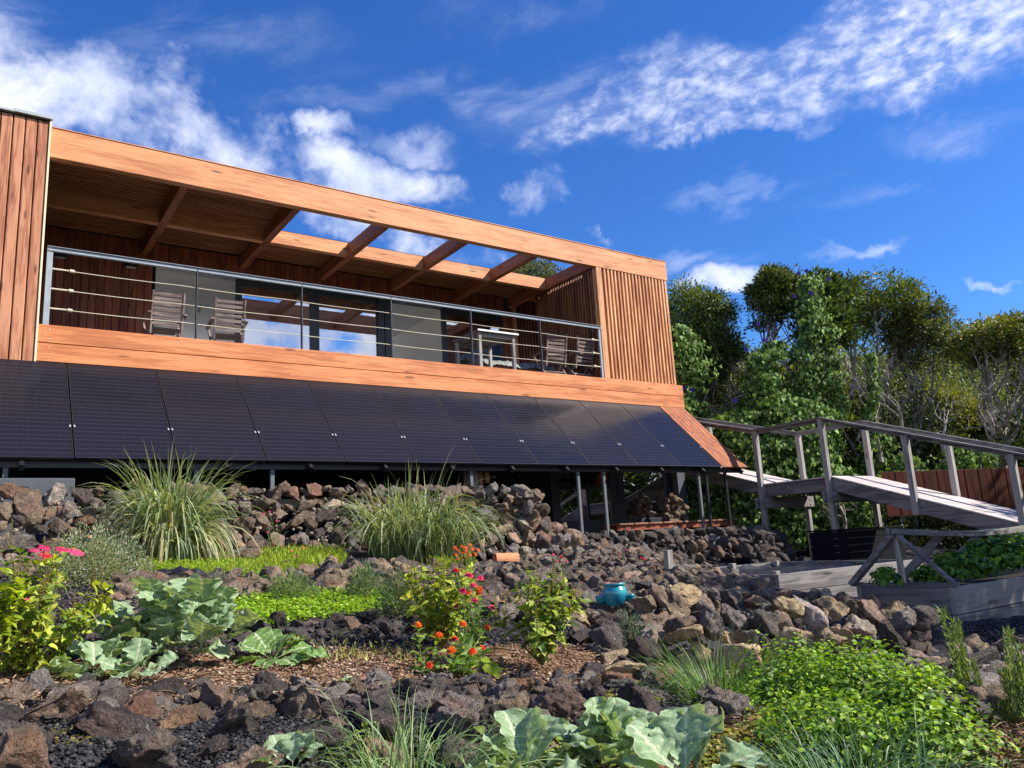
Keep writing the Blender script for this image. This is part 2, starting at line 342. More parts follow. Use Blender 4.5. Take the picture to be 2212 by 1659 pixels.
# rocks
def rockmat(name, pit=1.0):
    m, t = mat(name); tc = t.n('ShaderNodeTexCoord'); oi = t.n('ShaderNodeObjectInfo')
    rv = t.n('ShaderNodeCombineXYZ')
    for k, mul in enumerate((37.1, 17.7, 91.3)): t.l(t.m('MULTIPLY', oi.outputs['Random'], mul), rv.inputs[k])
    co = t.vm('ADD', tc.outputs['Object'], rv.outputs[0])
    n1 = t.noise(co, 2.0, 10, .68, .3); n2 = t.noise(co, 9, 8, .7); n3 = t.noise(co, .9, 3, .5)
    dco = t.vm('ADD', co, t.vm('MULTIPLY', t.noise(co, 6, 3, .6, 0, 1), (.35, .35, .35))); pit = t.maprange(t.vor(dco, 9, 'F1'), .10, .55, 0, 1); pit2 = t.m('MAXIMUM', t.maprange(t.vor(dco, 27, 'F1'), .1, .45, 0, 1), t.maprange(t.noise(co, 3, 3), .45, .55))
    base = oi.outputs['Color']
    c = t.mix(t.maprange(n1, .30, .72), t.mix(1.0, base, (.30, .29, .30), 'MULTIPLY'), t.mix(1.0, base, (1.75, 1.65, 1.55), 'MULTIPLY'))
    c = t.mix(t.maprange(n3, .54, .72, 0, .42), c, t.mix(1.0, base, (1.7, .95, .62), 'MULTIPLY'))
    c = t.mix(t.maprange(n2, .57, .74, 0, .75), c, (.30, .28, .24))
    c = t.mix(t.maprange(t.noise(co, 5.5, 4, .5), .66, .72, 0, .75), c, (.42, .40, .30))
    c = t.mix(t.m('MULTIPLY', t.m('SUBTRACT', 1, pit), .55), c, t.mix(1.0, base, (.35, .33, .33), 'MULTIPLY'))
    h = t.m('ADD', t.m('ADD', t.m('MULTIPLY', n1, 1.5), t.m('MULTIPLY', n2, .8)), t.m('ADD', t.m('MULTIPLY', pit, .28), t.m('MULTIPLY', pit2, .16)))
    b = t.bsdf(c, .92, .18, h, .85, .10); t.out(b.outputs[0]); return m
M['rock'] = rockmat('lava_rock')
# ground
m, t = mat('garden_soil'); tc = t.n('ShaderNodeTexCoord'); co = tc.outputs['Object']; at = t.n('ShaderNodeAttribute'); at.attribute_name = 'tint'; sp = t.n('ShaderNodeSeparateColor'); t.l(at.outputs['Color'], sp.inputs[0])
nz = t.noise(co, 5, 6, .65); sf = t.maprange(t.m('ADD', sp.outputs[0], t.m('MULTIPLY', t.m('SUBTRACT', nz, .5), .9)), .4, .6)
gv = t.vor(co, 55, 'F1'); gn = t.noise(co, 60, 6, .7); gn2 = t.noise(co, 14, 5, .6)
scoria = t.mix(t.maprange(gn, .3, .75), (.012, .012, .015), (.075, .072, .078)); scoria = t.mix(t.maprange(gv, .1, .5, .7, 0), scoria, (.008, .008, .01))
soil = t.mix(t.maprange(gn, .3, .75), (.07, .035, .02), (.33, .19, .11)); soil = t.mix(t.maprange(gn2, .5, .7, 0, .7), soil, (.30, .20, .11)); soil = t.mix(t.maprange(t.noise(co, 2.5, 4), .5, .65, 0, .5), soil, (.09, .045, .03))
grs = t.mix(gn, (.05, .07, .015), (.16, .19, .04))
c = t.mix(sf, scoria, soil); c = t.mix(sp.outputs[1], c, grs)
h = t.m('ADD', t.m('MULTIPLY', gn, .6), t.m('MULTIPLY', t.maprange(gv, 0, .5), .7))
b = t.bsdf(c, .95, .15, h, .9, .012); t.out(b.outputs[0]); M['ground'] = m
# pebbles / mulch: tint attribute
def tintmat(name, rough=.8, spec=.2, bump=0, trans=0, gloss=0, tscale=1.0):
    m, t = mat(name); at = t.n('ShaderNodeAttribute'); at.attribute_name = 'tint'
    tc = t.n('ShaderNodeTexCoord'); n = t.noise(tc.outputs['Object'], 40, 4, .6)
    c = t.mix(1.0, at.outputs['Color'], t.mix(t.maprange(n, .3, .7), (.8, .8, .8), (1.18, 1.18, 1.15)), 'MULTIPLY')
    b = t.bsdf(c, rough, spec, n if bump else None, bump, .006)
    if trans:
        tl = t.n('ShaderNodeBsdfTranslucent'); t.l(t.mix(1.0, c, (1.35*tscale, 1.25*tscale, .45*tscale), 'MULTIPLY'), tl.inputs[0])
        ms = t.n('ShaderNodeMixShader'); ms.inputs[0].default_value = trans; t.l(b.outputs[0], ms.inputs[1]); t.l(tl.outputs[0], ms.inputs[2]); t.out(ms.outputs[0])
    else: t.out(b.outputs[0])
    return m
M['pebble'] = tintmat('pebbles', .95, .15, .6)
M['leaf'] = tintmat('leaf', .5, .35, 0, .38)
M['treeleaf'] = tintmat('tree_leaf', .5, .32, 0, .25)
M['vineleaf'] = tintmat('vine_leaf', .6, .18, 0, .22)
M['kale'] = tintmat('brassica_leaf', .55, .35, .25, .30, tscale=.9)
M['petal'] = tintmat('petal', .6, .25, 0, .3, tscale=.8)
M['blade'] = tintmat('grass_blade', .5, .35, 0, .32)
# bark
m, t = mat('pale_bark'); tc = t.n('ShaderNodeTexCoord'); co = tc.outputs['Object']; n = t.noise(t.scale(co, (6, 6, 2)), 2.2, 6, .65)
c = t.ramp(n, [(.3, (.09, .075, .06)), (.5, (.30, .265, .23)), (.7, (.58, .53, .48))]); b = t.bsdf(c, .85, .2, n, .5, .02); t.out(b.outputs[0]); M['bark'] = m
m, t = mat('hill_green'); tc = t.n('ShaderNodeTexCoord'); n = t.noise(tc.outputs['Object'], 1.3, 8, .7)
c = t.mix(t.maprange(n, .3, .7), (.010, .016, .005), (.05, .065, .012)); b = t.bsdf(c, .9, .1, n, 1, .3); t.out(b.outputs[0]); M['hill'] = m

# ------------------------------------------------------------------ terrain
# height anchors: picture column, row, metres ahead
ANCH = [(-150, 1659, 2.3), (0, 1659, 2.4), (550, 1659, 2.5), (1106, 1659, 2.55), (1650, 1659, 2.55), (2212, 1659, 2.5), (2400, 1659, 2.4),
        (0, 1575, 2.75), (550, 1575, 3.0), (1106, 1585, 3.0), (1500, 1575, 3.1), (2000, 1590, 2.9),
        (0, 1500, 3.05), (420, 1505, 3.3), (900, 1495, 3.5), (1300, 1480, 3.7), (1560, 1500, 3.9), (2212, 1480, 3.9), (1900, 1500, 3.8),
        (0, 1440, 3.6), (420, 1445, 3.9), (900, 1430, 4.2), (1300, 1430, 4.4),
        (60, 1385, 4.2), (420, 1390, 4.4), (880, 1385, 4.9), (1350, 1385, 5.1),
        (100, 1330, 4.9), (450, 1335, 5.0), (880, 1325, 5.7), (1200, 1335, 5.6),
        (100, 1285, 5.8), (470, 1300, 5.8), (880, 1290, 6.4), (1250, 1290, 6.3),
        (150, 1245, 7.1), (450, 1250, 7.1), (880, 1240, 7.7), (1200, 1250, 7.4), (1500, 1260, 7.3),
        (200, 1212, 8.2), (470, 1215, 8.6), (850, 1208, 9.6), (1150, 1225, 9.3), (1500, 1235, 9.6), (1440, 1215, 11.5), 
        (1640, 1475, 4.6), (1800, 1450, 4.8), (2000, 1440, 4.9), (1640, 1300, 6.6), (1750, 1290, 7.0), (1950, 1330, 6.1), (2120, 1365, 6.0), (2212, 1340, 6.7), (2350, 1330, 6.7), (2212, 1400, 5.2)]
AP = [onp(x, y, t=tt) for x, y, tt in ANCH]
AP += [np.array(p, float) for p in [(0, 0, -1.45), (1.2, 1.2, -1.2), (-1.5, 1, -1.3), (2, -1, -1.4), (9, 8, -.85), (11.5, 7.5, -.88), (10, 8.8, -.8), (12, 9.2, -.8), (13.7, 8.9, -.85), (15, 10.4, -.85), (13.7, 6, -.9), (10, 4.5, -.85), (12, 5, -.8), (16, 14, -.5), (20, 12, -.5), (24, 18, -.2), (4, 9.7, .08), (1, 9.3, .22), (7.2, 9.6, -.2), (12.5, 10.2, -.6), (10, 10.0, -.5), (9, -2, -1.1), (-3, 6, .1), (-3, 9, .3), (16, 2, -1.0)]]
AP = np.array(AP); _A = np.c_[AP[:, 0], AP[:, 1], np.ones(len(AP))]; _pl = np.linalg.lstsq(_A, AP[:, 2], rcond=None)[0]
_SIG = 1.5
def _phi(d2): return np.exp(-d2/(2*_SIG**2)) + .6*np.exp(-d2/(2*(3.2*_SIG)**2))
_D2 = ((AP[:, None, :2]-AP[None, :, :2])**2).sum(2)
_wr = np.linalg.solve(_phi(_D2)+.02*np.eye(len(AP)), AP[:, 2]-_A@_pl)
def G(x, y):
    x = np.asarray(x, float); y = np.asarray(y, float); sh = x.shape; x = x.ravel(); y = y.ravel(); out = np.empty(len(x))
    for i in range(0, len(x), 20000):
        xs = x[i:i+20000]; ys = y[i:i+20000]
        d2 = (xs[:, None]-AP[None, :, 0])**2+(ys[:, None]-AP[None, :, 1])**2
        base = np.clip(_pl[0]*xs+_pl[1]*ys+_pl[2], -1.7, .3)
        out[i:i+20000] = base+_phi(d2)@_wr
    return np.clip(out, -1.9, 1.0).reshape(sh)
def hits(xs, ys):
    """ground points under picture positions"""
    xs = np.asarray(xs, float); ys = np.asarray(ys, float)
    d = _f[None]+_r[None]*((xs-1106)/F_PX)[:, None]-_u[None]*((ys-829.5)/F_PX)[:, None]
    d = d/(d@FH)[:, None]; ts = np.concatenate([np.arange(1.6, 6, .05), np.arange(6, 20, .15)])
    hi = np.full(len(xs), 12.); lo = np.full(len(xs), 12.); done = np.zeros(len(xs), bool); prev = ts[0]
    for tt in ts:
        P = d*tt; below = (P[:, 2] <= G(P[:, 0], P[:, 1])) & ~done
        hi[below] = tt; lo[below] = prev; done |= below; prev = tt
        if done.all(): break
    for _ in range(6):
        mid = (lo+hi)/2; P = d*mid[:, None]; b = P[:, 2] <= G(P[:, 0], P[:, 1]); hi = np.where(b, mid, hi); lo = np.where(b, lo, mid)
    res = d*hi[:, None]; res[:, 2] = G(res[:, 0], res[:, 1]); return res
def hit(x, y): return hits([x], [y])[0]
def inpoly(x, y, poly):
    c = np.zeros(np.shape(x), bool); n = len(poly); j = n-1
    for i in range(n):
        xi, yi = poly[i]; xj, yj = poly[j]
        with np.errstate(divide='ignore', invalid='ignore'):
            c ^= ((yi > y) != (yj > y)) & (x < (xj-xi)*(y-yi)/(yj-yi+1e-12)+xi)
        j = i
    return c
SOIL = [(-300, 1470), (120, 1440), (420, 1405), (880, 1398), (1340, 1395), (1430, 1440), (1340, 1475), (880, 1490), (420, 1515), (-300, 1560)]
SOIL2 = [(1400, 1560), (1700, 1520), (2300, 1480), (2400, 1700), (1100, 1700), (1100, 1620)]
LAWN = [(300, 1205), (720, 1195), (740, 1222), (560, 1252), (300, 1240)]
CLOV = [(440, 1310), (640, 1280), (860, 1285), (850, 1325), (640, 1345), (560, 1365), (440, 1360)]
tt = np.concatenate([1.2*np.exp(np.linspace(0, math.log(22/1.2), 330)), [26, 32, 40]])
ss = np.linspace(-1.15, 1.35, 330)
TT, SS = np.meshgrid(tt, ss, indexing='ij'); X = RH[0]*SS*TT+FH[0]*TT; Y = RH[1]*SS*TT+FH[1]*TT; Z = G(X, Y)
nzv = np.array([mnoise.noise((a*7, b*7, 0))*.6+mnoise.noise((a*22, b*22, 3))*.4 for a, b in zip(X.ravel(), Y.ravel())]).reshape(X.shape)
Z = Z+nzv*np.clip(.028+.001*TT, 0, .05)
V = np.stack([X, Y, Z], -1).reshape(-1, 3); n0, n1_ = X.shape
ii, jj = np.meshgrid(np.arange(n0-1), np.arange(n1_-1), indexing='ij'); q = (ii*n1_+jj).ravel()
Q = np.stack([q, q+1, q+n1_+1, q+n1_], 1)[:, ::-1].ravel()
pxv, pyv = proj(V)
tint = np.zeros((len(V), 3)); tint[:, 0] = (inpoly(pxv, pyv, SOIL) | inpoly(pxv, pyv, SOIL2)); tint[:, 1] = (inpoly(pxv, pyv, LAWN) | inpoly(pxv, pyv, CLOV))*.8
far = (X.ravel()*FH[0]+Y.ravel()*FH[1]) > 12; tint[far, 0] = .35
me = npmesh('garden_ground', V, Q, 4, M['ground'], tint, True); g = link('garden_ground', me, kind='structure'); g['label'] = 'terraced garden ground of black scoria gravel and brown soil'
me = bpy.data.meshes.new('ground'); me.from_pydata([(-3000, -3000, -1.95), (3000, -3000, -1.95), (3000, 3000, -1.95), (-3000, 3000, -1.95)], [], [(0, 1, 2, 3)]); me.materials.append(M['hill'])
g = link('ground', me, kind='structure'); g['label'] = 'flat land around the property out to the horizon'

# ------------------------------------------------------------------ rocks
def ico(sub):
    bm = bmesh.new(); bmesh.ops.create_icosphere(bm, subdivisions=sub, radius=1)
    v = np.array([x.co[:] for x in bm.verts]); f = np.array([[y.index for y in x.verts] for x in bm.faces]).ravel(); bm.free(); return v, f
def rockmesh(seed, sub, name='stone', rough=1.0, cuts=11):
    v, f = ico(sub); rs = np.random.RandomState(seed); v = v.copy()
    for _ in range(cuts):
        n = unit(rs.randn(3)); d = rs.uniform(.34, .80); a = v@n-d; v -= np.maximum(a, 0)[:, None]*n[None]*.96
    v /= np.abs(v).max(0)[None]*.5+.5*np.abs(v).max()
    v *= np.array([1, rs.uniform(.68, .95), rs.uniform(.55, .85)])
    dn = unit(v); off = seed*7.3
    h = np.array([mnoise.fractal((p[0]*1.7+off, p[1]*1.7, p[2]*1.7), .9, 2.1, 5)*.17*rough+abs(mnoise.noise((p[0]*4+off, p[1]*4, p[2]*4)))*.13*rough-abs(mnoise.noise((p[0]*9+off, p[1]*9, p[2]*9)))*.06*rough for p in v])
    v = v+dn*h[:, None]
    return npmesh(name, v, f, 3, M['rock'], None, True)
RK_N = [rockmesh(100+i, 4) for i in range(12)]; RK_F = [rockmesh(200+i, 3) for i in range(12)]; RK_C = [rockmesh(300+i, 5) for i in range(10)]
_FILL = []
for i in range(6):
    me_ = rockmesh(400+i, 2); a_ = np.empty(len(me_.vertices)*3); me_.vertices.foreach_get('co', a_); f_ = np.empty(len(me_.loops), dtype=int); me_.loops.foreach_get('vertex_index', f_); _FILL.append((a_.reshape(-1, 3), f_)); bpy.data.meshes.remove(me_)
def filler(parent, P, R, cols):
    VV, FF, TT_ = [], [], []; b = 0
    for p, r in zip(P, R):
        v, f = _FILL[RS.randint(6)]; Mx = Matrix.Rotation(RS.rand()*6.28, 3, Vector(RS.randn(3)).normalized()); A_ = np.array(Mx)
        VV.append((v*r)@A_.T+p); FF.append(f+b); b += len(v); TT_.append(np.tile(np.array(PAL[pick(cols)])*RS.uniform(.5, 1.0), (len(v), 1)))
    if VV: link('packing_stones', npmesh('packing_stones', np.vstack(VV)-0, np.concatenate(FF), 3, M['pebble'], np.vstack(TT_)), parent, 'stuff')
PAL = dict(dark=(.085, .077, .075), dark2=(.125, .112, .106), grey=(.235, .218, .200), brown=(.225, .175, .135), red=(.235, .150, .105), tan=(.50, .40, .25), pale=(.42, .385, .33), warm=(.33, .26, .195), blue=(.11, .115, .13))
STONES = []
NST = 0
def put_stone(parent, p, r, col, near, flat=1.0, rotz=None, tilt=.5, sc=None, name='stone'):
    global NST
    NST += 1
    me = random.choice(RK_C if near == 2 else (RK_N if near else RK_F)); o = bpy.data.objects.new(name, me); COL.objects.link(o)
    o.parent = parent; q = Vector(parent.location); o.location = Vector(p)-q
    o.rotation_euler = (random.uniform(-tilt, tilt), random.uniform(-tilt, tilt), random.uniform(0, 6.28) if rotz is None else rotz)
    s = r*random.uniform(.95, 1.12); o.scale = sc if sc is not None else (s*random.uniform(.95, 1.25), s*random.uniform(.85, 1.1), s*flat*random.uniform(.85, 1.1))
    c = PAL[col]; k = random.uniform(.95, 1.5); o.color = (c[0]*k, c[1]*k*random.uniform(.96, 1.04), c[2]*k*random.uniform(.92, 1.05), 1)
    STONES.append((p[0], p[1], p[2], r)); return o
def pick(w):
    ks = list(w); return random.choices(ks, [w[k] for k in ks])[0]
def scatter(parent, poly, rmin, rmax, W, n=2500, gap=.78, near=True, maxn=290, sink=.25, lift=0, power=2.2, avoid=()):
    xs = [a for a, b in poly]; ys = [b for a, b in poly]
    cx = RS.uniform(min(xs), max(xs), n*2); cy = RS.uniform(min(ys), max(ys), n*2)
    k = inpoly(cx, cy, poly); cx = cx[k][:n]; cy = cy[k][:n]; P = hits(cx, cy); acc = []; cnt = 0
    R = np.sort(rmin+(rmax-rmin)*RS.rand(len(P))**power)[::-1]
    A = np.zeros((0, 3)); AR = np.zeros(0)
    for p, r in zip(P, R):
        if any((p[0]-a[0])**2+(p[1]-a[1])**2 < (a[2]+r*.6)**2 for a in avoid): continue
        if len(A):
            d = np.sqrt(((A-p)**2).sum(1))
            if (d < gap*(AR+r)).any(): continue
        A = np.vstack([A, p]); AR = np.append(AR, r)
        put_stone(parent, (p[0], p[1], p[2]+r*(.5-sink)+lift), r, pick(W), near); cnt += 1
        if cnt >= maxn: break
    return cnt
def drywall(parent, pts, rmin, rmax, W, n=2500, batter=.25, near=False, maxn=290, gap=.68, capn=True):
    """pts: (x, y, z0, z1) along the wall's foot; stones packed on the sloping face"""
    pts = [np.array(p, float) for p in pts]; seg = [np.linalg.norm(b[:2]-a[:2]) for a, b in zip(pts, pts[1:])]; cum = np.r_[0, np.cumsum(seg)]; Ltot = cum[-1]
    S = RS.uniform(0, Ltot, n); Hh = RS.rand(n); R = np.sort(rmin+(rmax-rmin)*RS.rand(n)**2)[::-1]
    A = np.zeros((0, 3)); AR = np.zeros(0); cnt = 0
    for s_, h_, r in zip(S, Hh, R):
        i = min(np.searchsorted(cum, s_, side='right')-1, len(seg)-1); f_ = (s_-cum[i])/seg[i]; b = pts[i]*(1-f_)+pts[i+1]*f_
        dd = (pts[i+1]-pts[i])[:2]; nrm = np.array([-dd[1], dd[0]])/np.linalg.norm(dd)
        if nrm@FH[:2] < 0: nrm = -nrm
        z = b[2]+(b[3]-b[2])*h_; z = min(z, b[3]-r*.55)
        back = (z-b[2])*batter
        p = np.array([b[0]+nrm[0]*back, b[1]+nrm[1]*back, z])
        if len(A) and (np.sqrt(((A-p)**2).sum(1)) < gap*(AR+r)).any(): continue
        A = np.vstack([A, p]); AR = np.append(AR, r)
        put_stone(parent, p+np.array([nrm[0], nrm[1], 0])*random.uniform(-.02, .05), r, pick(W), near, tilt=.9); cnt += 1
        if cnt >= maxn: break
    nf = int(Ltot*np.mean([p[3]-p[2] for p in pts])*130/(rmin/.06)**1.6); FP = []; FR = []
    for _ in range(nf):
        s_ = RS.uniform(0, Ltot); h_ = RS.rand(); i = min(np.searchsorted(cum, s_, side='right')-1, len(seg)-1); f_ = (s_-cum[i])/seg[i]; b = pts[i]*(1-f_)+pts[i+1]*f_
        dd = (pts[i+1]-pts[i])[:2]; nrm = np.array([-dd[1], dd[0]])/np.linalg.norm(dd)
        if nrm@FH[:2] < 0: nrm = -nrm
        z = b[2]+(b[3]-b[2]-rmin)*h_; FP.append(np.array([b[0], b[1], z])+np.r_[nrm*((z-b[2])*batter+rmin*.55), 0]); FR.append(RS.uniform(.35, .85)*rmin)
    filler(parent, FP, FR, W)
    return cnt

# ================================================================== HOUSE
YF, YW = 12.26, 15.62
H = thing('wooden_house', 'two-storey house clad in orange-stained timber with a covered balcony', 'house', (6, 14, 0))
def B(name, dims, m, parent=None, bevel=.004, **k):
    return MB().box(*dims).build(name, M[m], parent if parent is not None else H, bevel=bevel, **k)
# left cladding box: vertical boards
x = .70; i = 0
B('trim', (.685, .712, 12.165, 12.30, 2.6, 6.43), 'trimcream', label='cream edge strip beside the vertical boards')
while x > -1.2:
    B('board', (x-.150-.004, x-.018, 12.185-.003*random.random(), 12.215, 2.3, 6.41), 'cedar_board', bevel=.010); x -= .1485
B('wall', (-3.2, .684, 12.216, 18, 1.0, 6.40), 'blackwall', label='dark backing wall behind the cladding')
B('roof_flashing', (-3.2, .25, 12.13, 12.5, 6.425, 6.46), 'flash'); B('roof_flashing', (.24, .72, 12.13, 12.5, 6.435, 6.485), 'flash')
B('roof', (-3.2, .72, 12.3, 18, 6.40, 6.424), 'flash')
# front top beam
B('front_beam', (.714, 13.36, YF, YF+.14, 5.91, 6.375), 'cedar', bevel=.008)
B('side_beam', (13.22, 13.36, YF+.142, 18, 5.91, 6.375), 'cedar_y', bevel=.008)
B('capping', (.72, 13.37, YF-.01, YF+.15, 6.377, 6.389), 'cedar', bevel=0)
# deck fascia: two planks
for z0, z1 in ((2.85, 3.108), (3.116, 3.375)):
    B('fascia_board', (.68, 13.43, 12.20, 12.25, z0, z1), 'cedar_deck', bevel=.006)
B('fascia_end', (13.38, 13.43, 12.252, 17.5, 2.85, 3.375), 'cedar_y')
scr = MB()
for x in np.arange(.85, 13.3, 1.72):
    for z in (2.91, 3.05, 3.17, 3.31):
        scr.tube([(x, 12.203, z), (x, 12.194, z)], .008, 8)
scr.build('screw_heads', M['screw'], H, kind='stuff')
B('deck_floor', (.70, 13.37, 12.27, 18.5, 3.22, 3.34), 'grey_x')
# cross beams
XB = [2.60, 4.44, 6.14, 7.86, 9.58, 11.14]
for x in XB:
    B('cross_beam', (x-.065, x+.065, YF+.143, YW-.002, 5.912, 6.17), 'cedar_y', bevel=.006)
xs = [.72]+[v for x in XB for v in (x-.067, x+.067)]+[13.215]
for a, b in zip(xs[::2], xs[1::2]):
    B('rear_beam', (a, b, 14.02, 14.15, 5.915, 6.19), 'cedar', bevel=.005)
# ceiling slats, closed bays and the strip against the wall
def slats(x0, x1, y0, y1):
    y = y0
    while y < y1-.03:
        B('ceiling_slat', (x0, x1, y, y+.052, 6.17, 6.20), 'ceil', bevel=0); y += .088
for a, b in zip(xs[::2], xs[1::2]):
    if a < 4: slats(a+.002, b-.002, YF+.17, 13.99)
    slats(a+.002, b-.002, 14.19, YW-.02)
B('roof_sheet', (.70, 4.44, YF+.145, 14.15, 6.215, 6.26), 'blackwood'); B('roof_sheet', (.70, 13.21, 14.155, 21.3, 6.215, 6.26), 'blackwood')
# back wall siding
WIN_T = 5.74
x = .72
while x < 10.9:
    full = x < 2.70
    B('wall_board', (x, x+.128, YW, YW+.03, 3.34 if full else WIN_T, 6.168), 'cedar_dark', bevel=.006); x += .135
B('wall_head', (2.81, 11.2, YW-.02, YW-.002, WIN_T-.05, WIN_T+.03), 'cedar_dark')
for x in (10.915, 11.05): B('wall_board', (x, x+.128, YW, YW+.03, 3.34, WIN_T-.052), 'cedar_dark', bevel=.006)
# balcony room interior; its unseen rear is added, left roofless to bounce sunlight in
B('interior_wall', (2.3, 11.2, 32.4, 32.5, 3.34, 6.1), 'wallint'); B('interior_wall', (2.2, 2.3, YW+.06, 32.4, 3.34, 6.1), 'wallint')
B('interior_wall', (9.45, 9.55, YW+.14, 32.4, 3.34, 6.1), 'wallint'); B('interior_ceiling', (2.3, 9.44, YW+.06, 21.3, 5.80, 5.9), 'ceilint'); B('backing_panel', (.72, 2.80, YW+.035, YW+.05, 3.34, 6.1), 'blackwood', bevel=0)
B('added_rear_floor', (.72, 11.2, 18.51, 32.6, 3.3, 3.34), 'wallint')  # pale floor run out under open sky, added to reflect sun indoors
B('kitchen_cupboard', (3.0, 6.6, 19.9, 20.5, 3.34, 4.25), 'benchwood', bevel=.01)
B('interior_wall_panel', (2.302, 9.44, YW+.31, YW+.32, WIN_T+.002, 5.798), 'wallint')
# track light
tl = MB().box(4.05, 5.45, 17.8, 17.84, 5.71, 5.735).build('track_light', M['white'], H)
for x in (4.15, 4.72, 5.3):
    MB().tube([(x, 17.82, 5.71), (x, 17.82, 5.65)], .012, 8).tube([(x, 17.82, 5.66), (x-.05, 17.78, 5.57)], .035, 10).build('spot', M['white'], tl)
# sliding doors
def frame(name, x0, x1, glass=True, w0=.07, y=YW+.05, z0=3.36, z1=WIN_T-.06, m='frame'):
    f = MB().box(x0, x0+w0, y-.03, y+.03, z0, z1).box(x1-w0, x1, y-.03, y+.03, z0, z1).box(x0+w0, x1-w0, y-.03, y+.03, z1-w0, z1).box(x0+w0, x1-w0, y-.03, y+.03, z0, z0+w0*1.3).build(name, M[m], H, bevel=.004)
    if glass: MB().box(x0+w0, x1-w0, y-.006, y+.006, z0+w0*1.3, z1-w0).build('pane', M['glass'], f)
    return f
frame('sliding_door', 4.32, 6.01, True, .13); frame('sliding_door', 5.90+.13, 7.64, True, .09, YW+.12); frame('sliding_door', 7.5, 7.78, False, .13, YW+.05)
frame('sliding_door', 9.14, 10.93, True, .13)
B('door_track', (2.8, 10.95, YW-.015, YW+.2, WIN_T-.058, WIN_T-.002-.05), 'frame', bevel=0)
# black wall lamps
for x in (1.175, 2.345):
    l = B('wall_lamp', (x-.10, x+.10, YW-.12, YW-.002, 5.58, 5.70), 'black', bevel=.01); MB().box(x-.08, x+.08, YW-.10, YW-.02, 5.572, 5.579).build('lamp_glass', M['white'], l)
# slatted end: facade slats
x = 11.36; k = 0
while x < 13.22:
    B('facade_slat', (x, x+.052, YF+.01, YF+.10, 3.40, 5.905), 'cedar_slat', bevel=.003); x += .106
B('slat_rail', (11.14, 13.30, YF+.005, YF+.10, 3.376, 3.398), 'cedar_slat', bevel=0)
B('slat_rail', (11.30, 13.30, YF+.105, YF+.14, 4.55, 4.61), 'ceil', bevel=0)
B('corner_post', (11.13, 11.29, YF+.005, YF+.14, 3.40, 5.908), 'cedar_slat', bevel=.005)
B('corner_post', (13.24, 13.31, YF+.005, YF+.14, 3.40, 5.905), 'cedar_slat', bevel=.005)
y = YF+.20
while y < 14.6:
    B('side_slat', (11.16, 11.235, y, y+.045, 3.345, 5.905), 'slat_shaded', bevel=.003); y += .094
B('backing_panel', (11.245, 11.26, YF+.16, 14.6, 3.345, 5.9), 'blackwood', bevel=0)
B('backing_panel', (11.3, 13.2, 12.95, 12.97, 3.345, 5.9), 'blackwood', bevel=0)
B('side_post', (11.15, 11.24, 15.50, 15.60, 3.345, 5.905), 'cedar_slat')
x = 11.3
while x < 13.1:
    B('rear_slat', (x, x+.045, YW, YW+.07, 3.345, 6.16), 'slat_shaded', bevel=.003); x += .094
B('backing_panel', (11.25, 13.2, YW+.08, YW+.1, 3.345, 6.16), 'blackwood', bevel=0)
# railing
rl = MB().box(.765, 11.13, 12.262, 12.315, 4.482, 4.535).box(.765, 11.13, 12.24, 12.335, 4.537, 4.547).build('railing', M['steel'], H, bevel=.003)
for x in (.765,): MB().box(x, x+.075, 12.27, 12.31, 3.35, 4.468).build('post', M['steel'], rl, bevel=.003)
for x in (2.80, 4.48, 6.13, 7.82, 9.48): MB().box(x-.009, x+.009, 12.262, 12.325, 3.35, 4.53).build('post', M['frame'], rl, bevel=.002)
MB().box(11.06, 11.115, 12.27, 12.31, 3.38, 4.468).build('post', M['steel'], rl, bevel=.003)
for z in (4.225, 3.93, 3.64):
    pts = [(.84+(11.06-.84)*k/24, 12.29, z-.012*math.sin(math.pi*(k/24*6 % 1))) for k in range(25)]
    MB().tube(pts, .0055, 6).tube([(1.06, 12.29, z), (1.12, 12.29, z-.003)], .024, 8).tube([(.84, 12.29, z), (1.05, 12.29, z)], .012, 6).tube([(10.92, 12.29, z), (10.86, 12.29, z)], .026, 8).tube([(10.86, 12.29, z), (11.06, 12.29, z)], .012, 6).build('rope', M['cable'], rl)
# undercroft
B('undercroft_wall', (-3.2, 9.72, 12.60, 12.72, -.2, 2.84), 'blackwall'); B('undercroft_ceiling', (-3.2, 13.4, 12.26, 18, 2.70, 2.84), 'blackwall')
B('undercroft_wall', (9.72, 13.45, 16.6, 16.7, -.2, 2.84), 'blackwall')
frame('glazed_door', 9.74, 11.50, True, .20, 12.62, .17, 2.7); frame('glazed_door', 11.52, 13.15, True, .20, 12.62, .17, 2.7)
B('concrete_post', (13.17, 13.42, 12.40, 12.70, -.3, 2.84), 'concrete'); B('concrete_post', (6.78, 6.97, 10.95, 11.12, .5, 1.60), 'concrete2')
B('timber_block', (6.99, 7.06, 10.95, 11.02, .9, 1.25), 'benchwood'); B('timber_block', (7.11, 7.19, 10.95, 11.02, 1.05, 1.45), 'benchwood')
for x, zb in ((.40, .75), (2.50, .85), (3.495, .8), (6.71, .8), (8.93, .1), (9.53, .1), (12.03, .1), (12.25, .1), (12.83, -.05)):
    B('steel_post', (x-.028, x+.028, 10.74, 10.79, zb, 1.40), 'steel_dark' if x < 12.2 else 'black', bevel=.003)
B('terrace_slab', (-3.2, 7.5, 10.62, 12.6, -.2, .80), 'blackwall'); B('terrace_slab', (7.52, 13.7, 10.68, 16.6, -.6, .115), 'concrete')
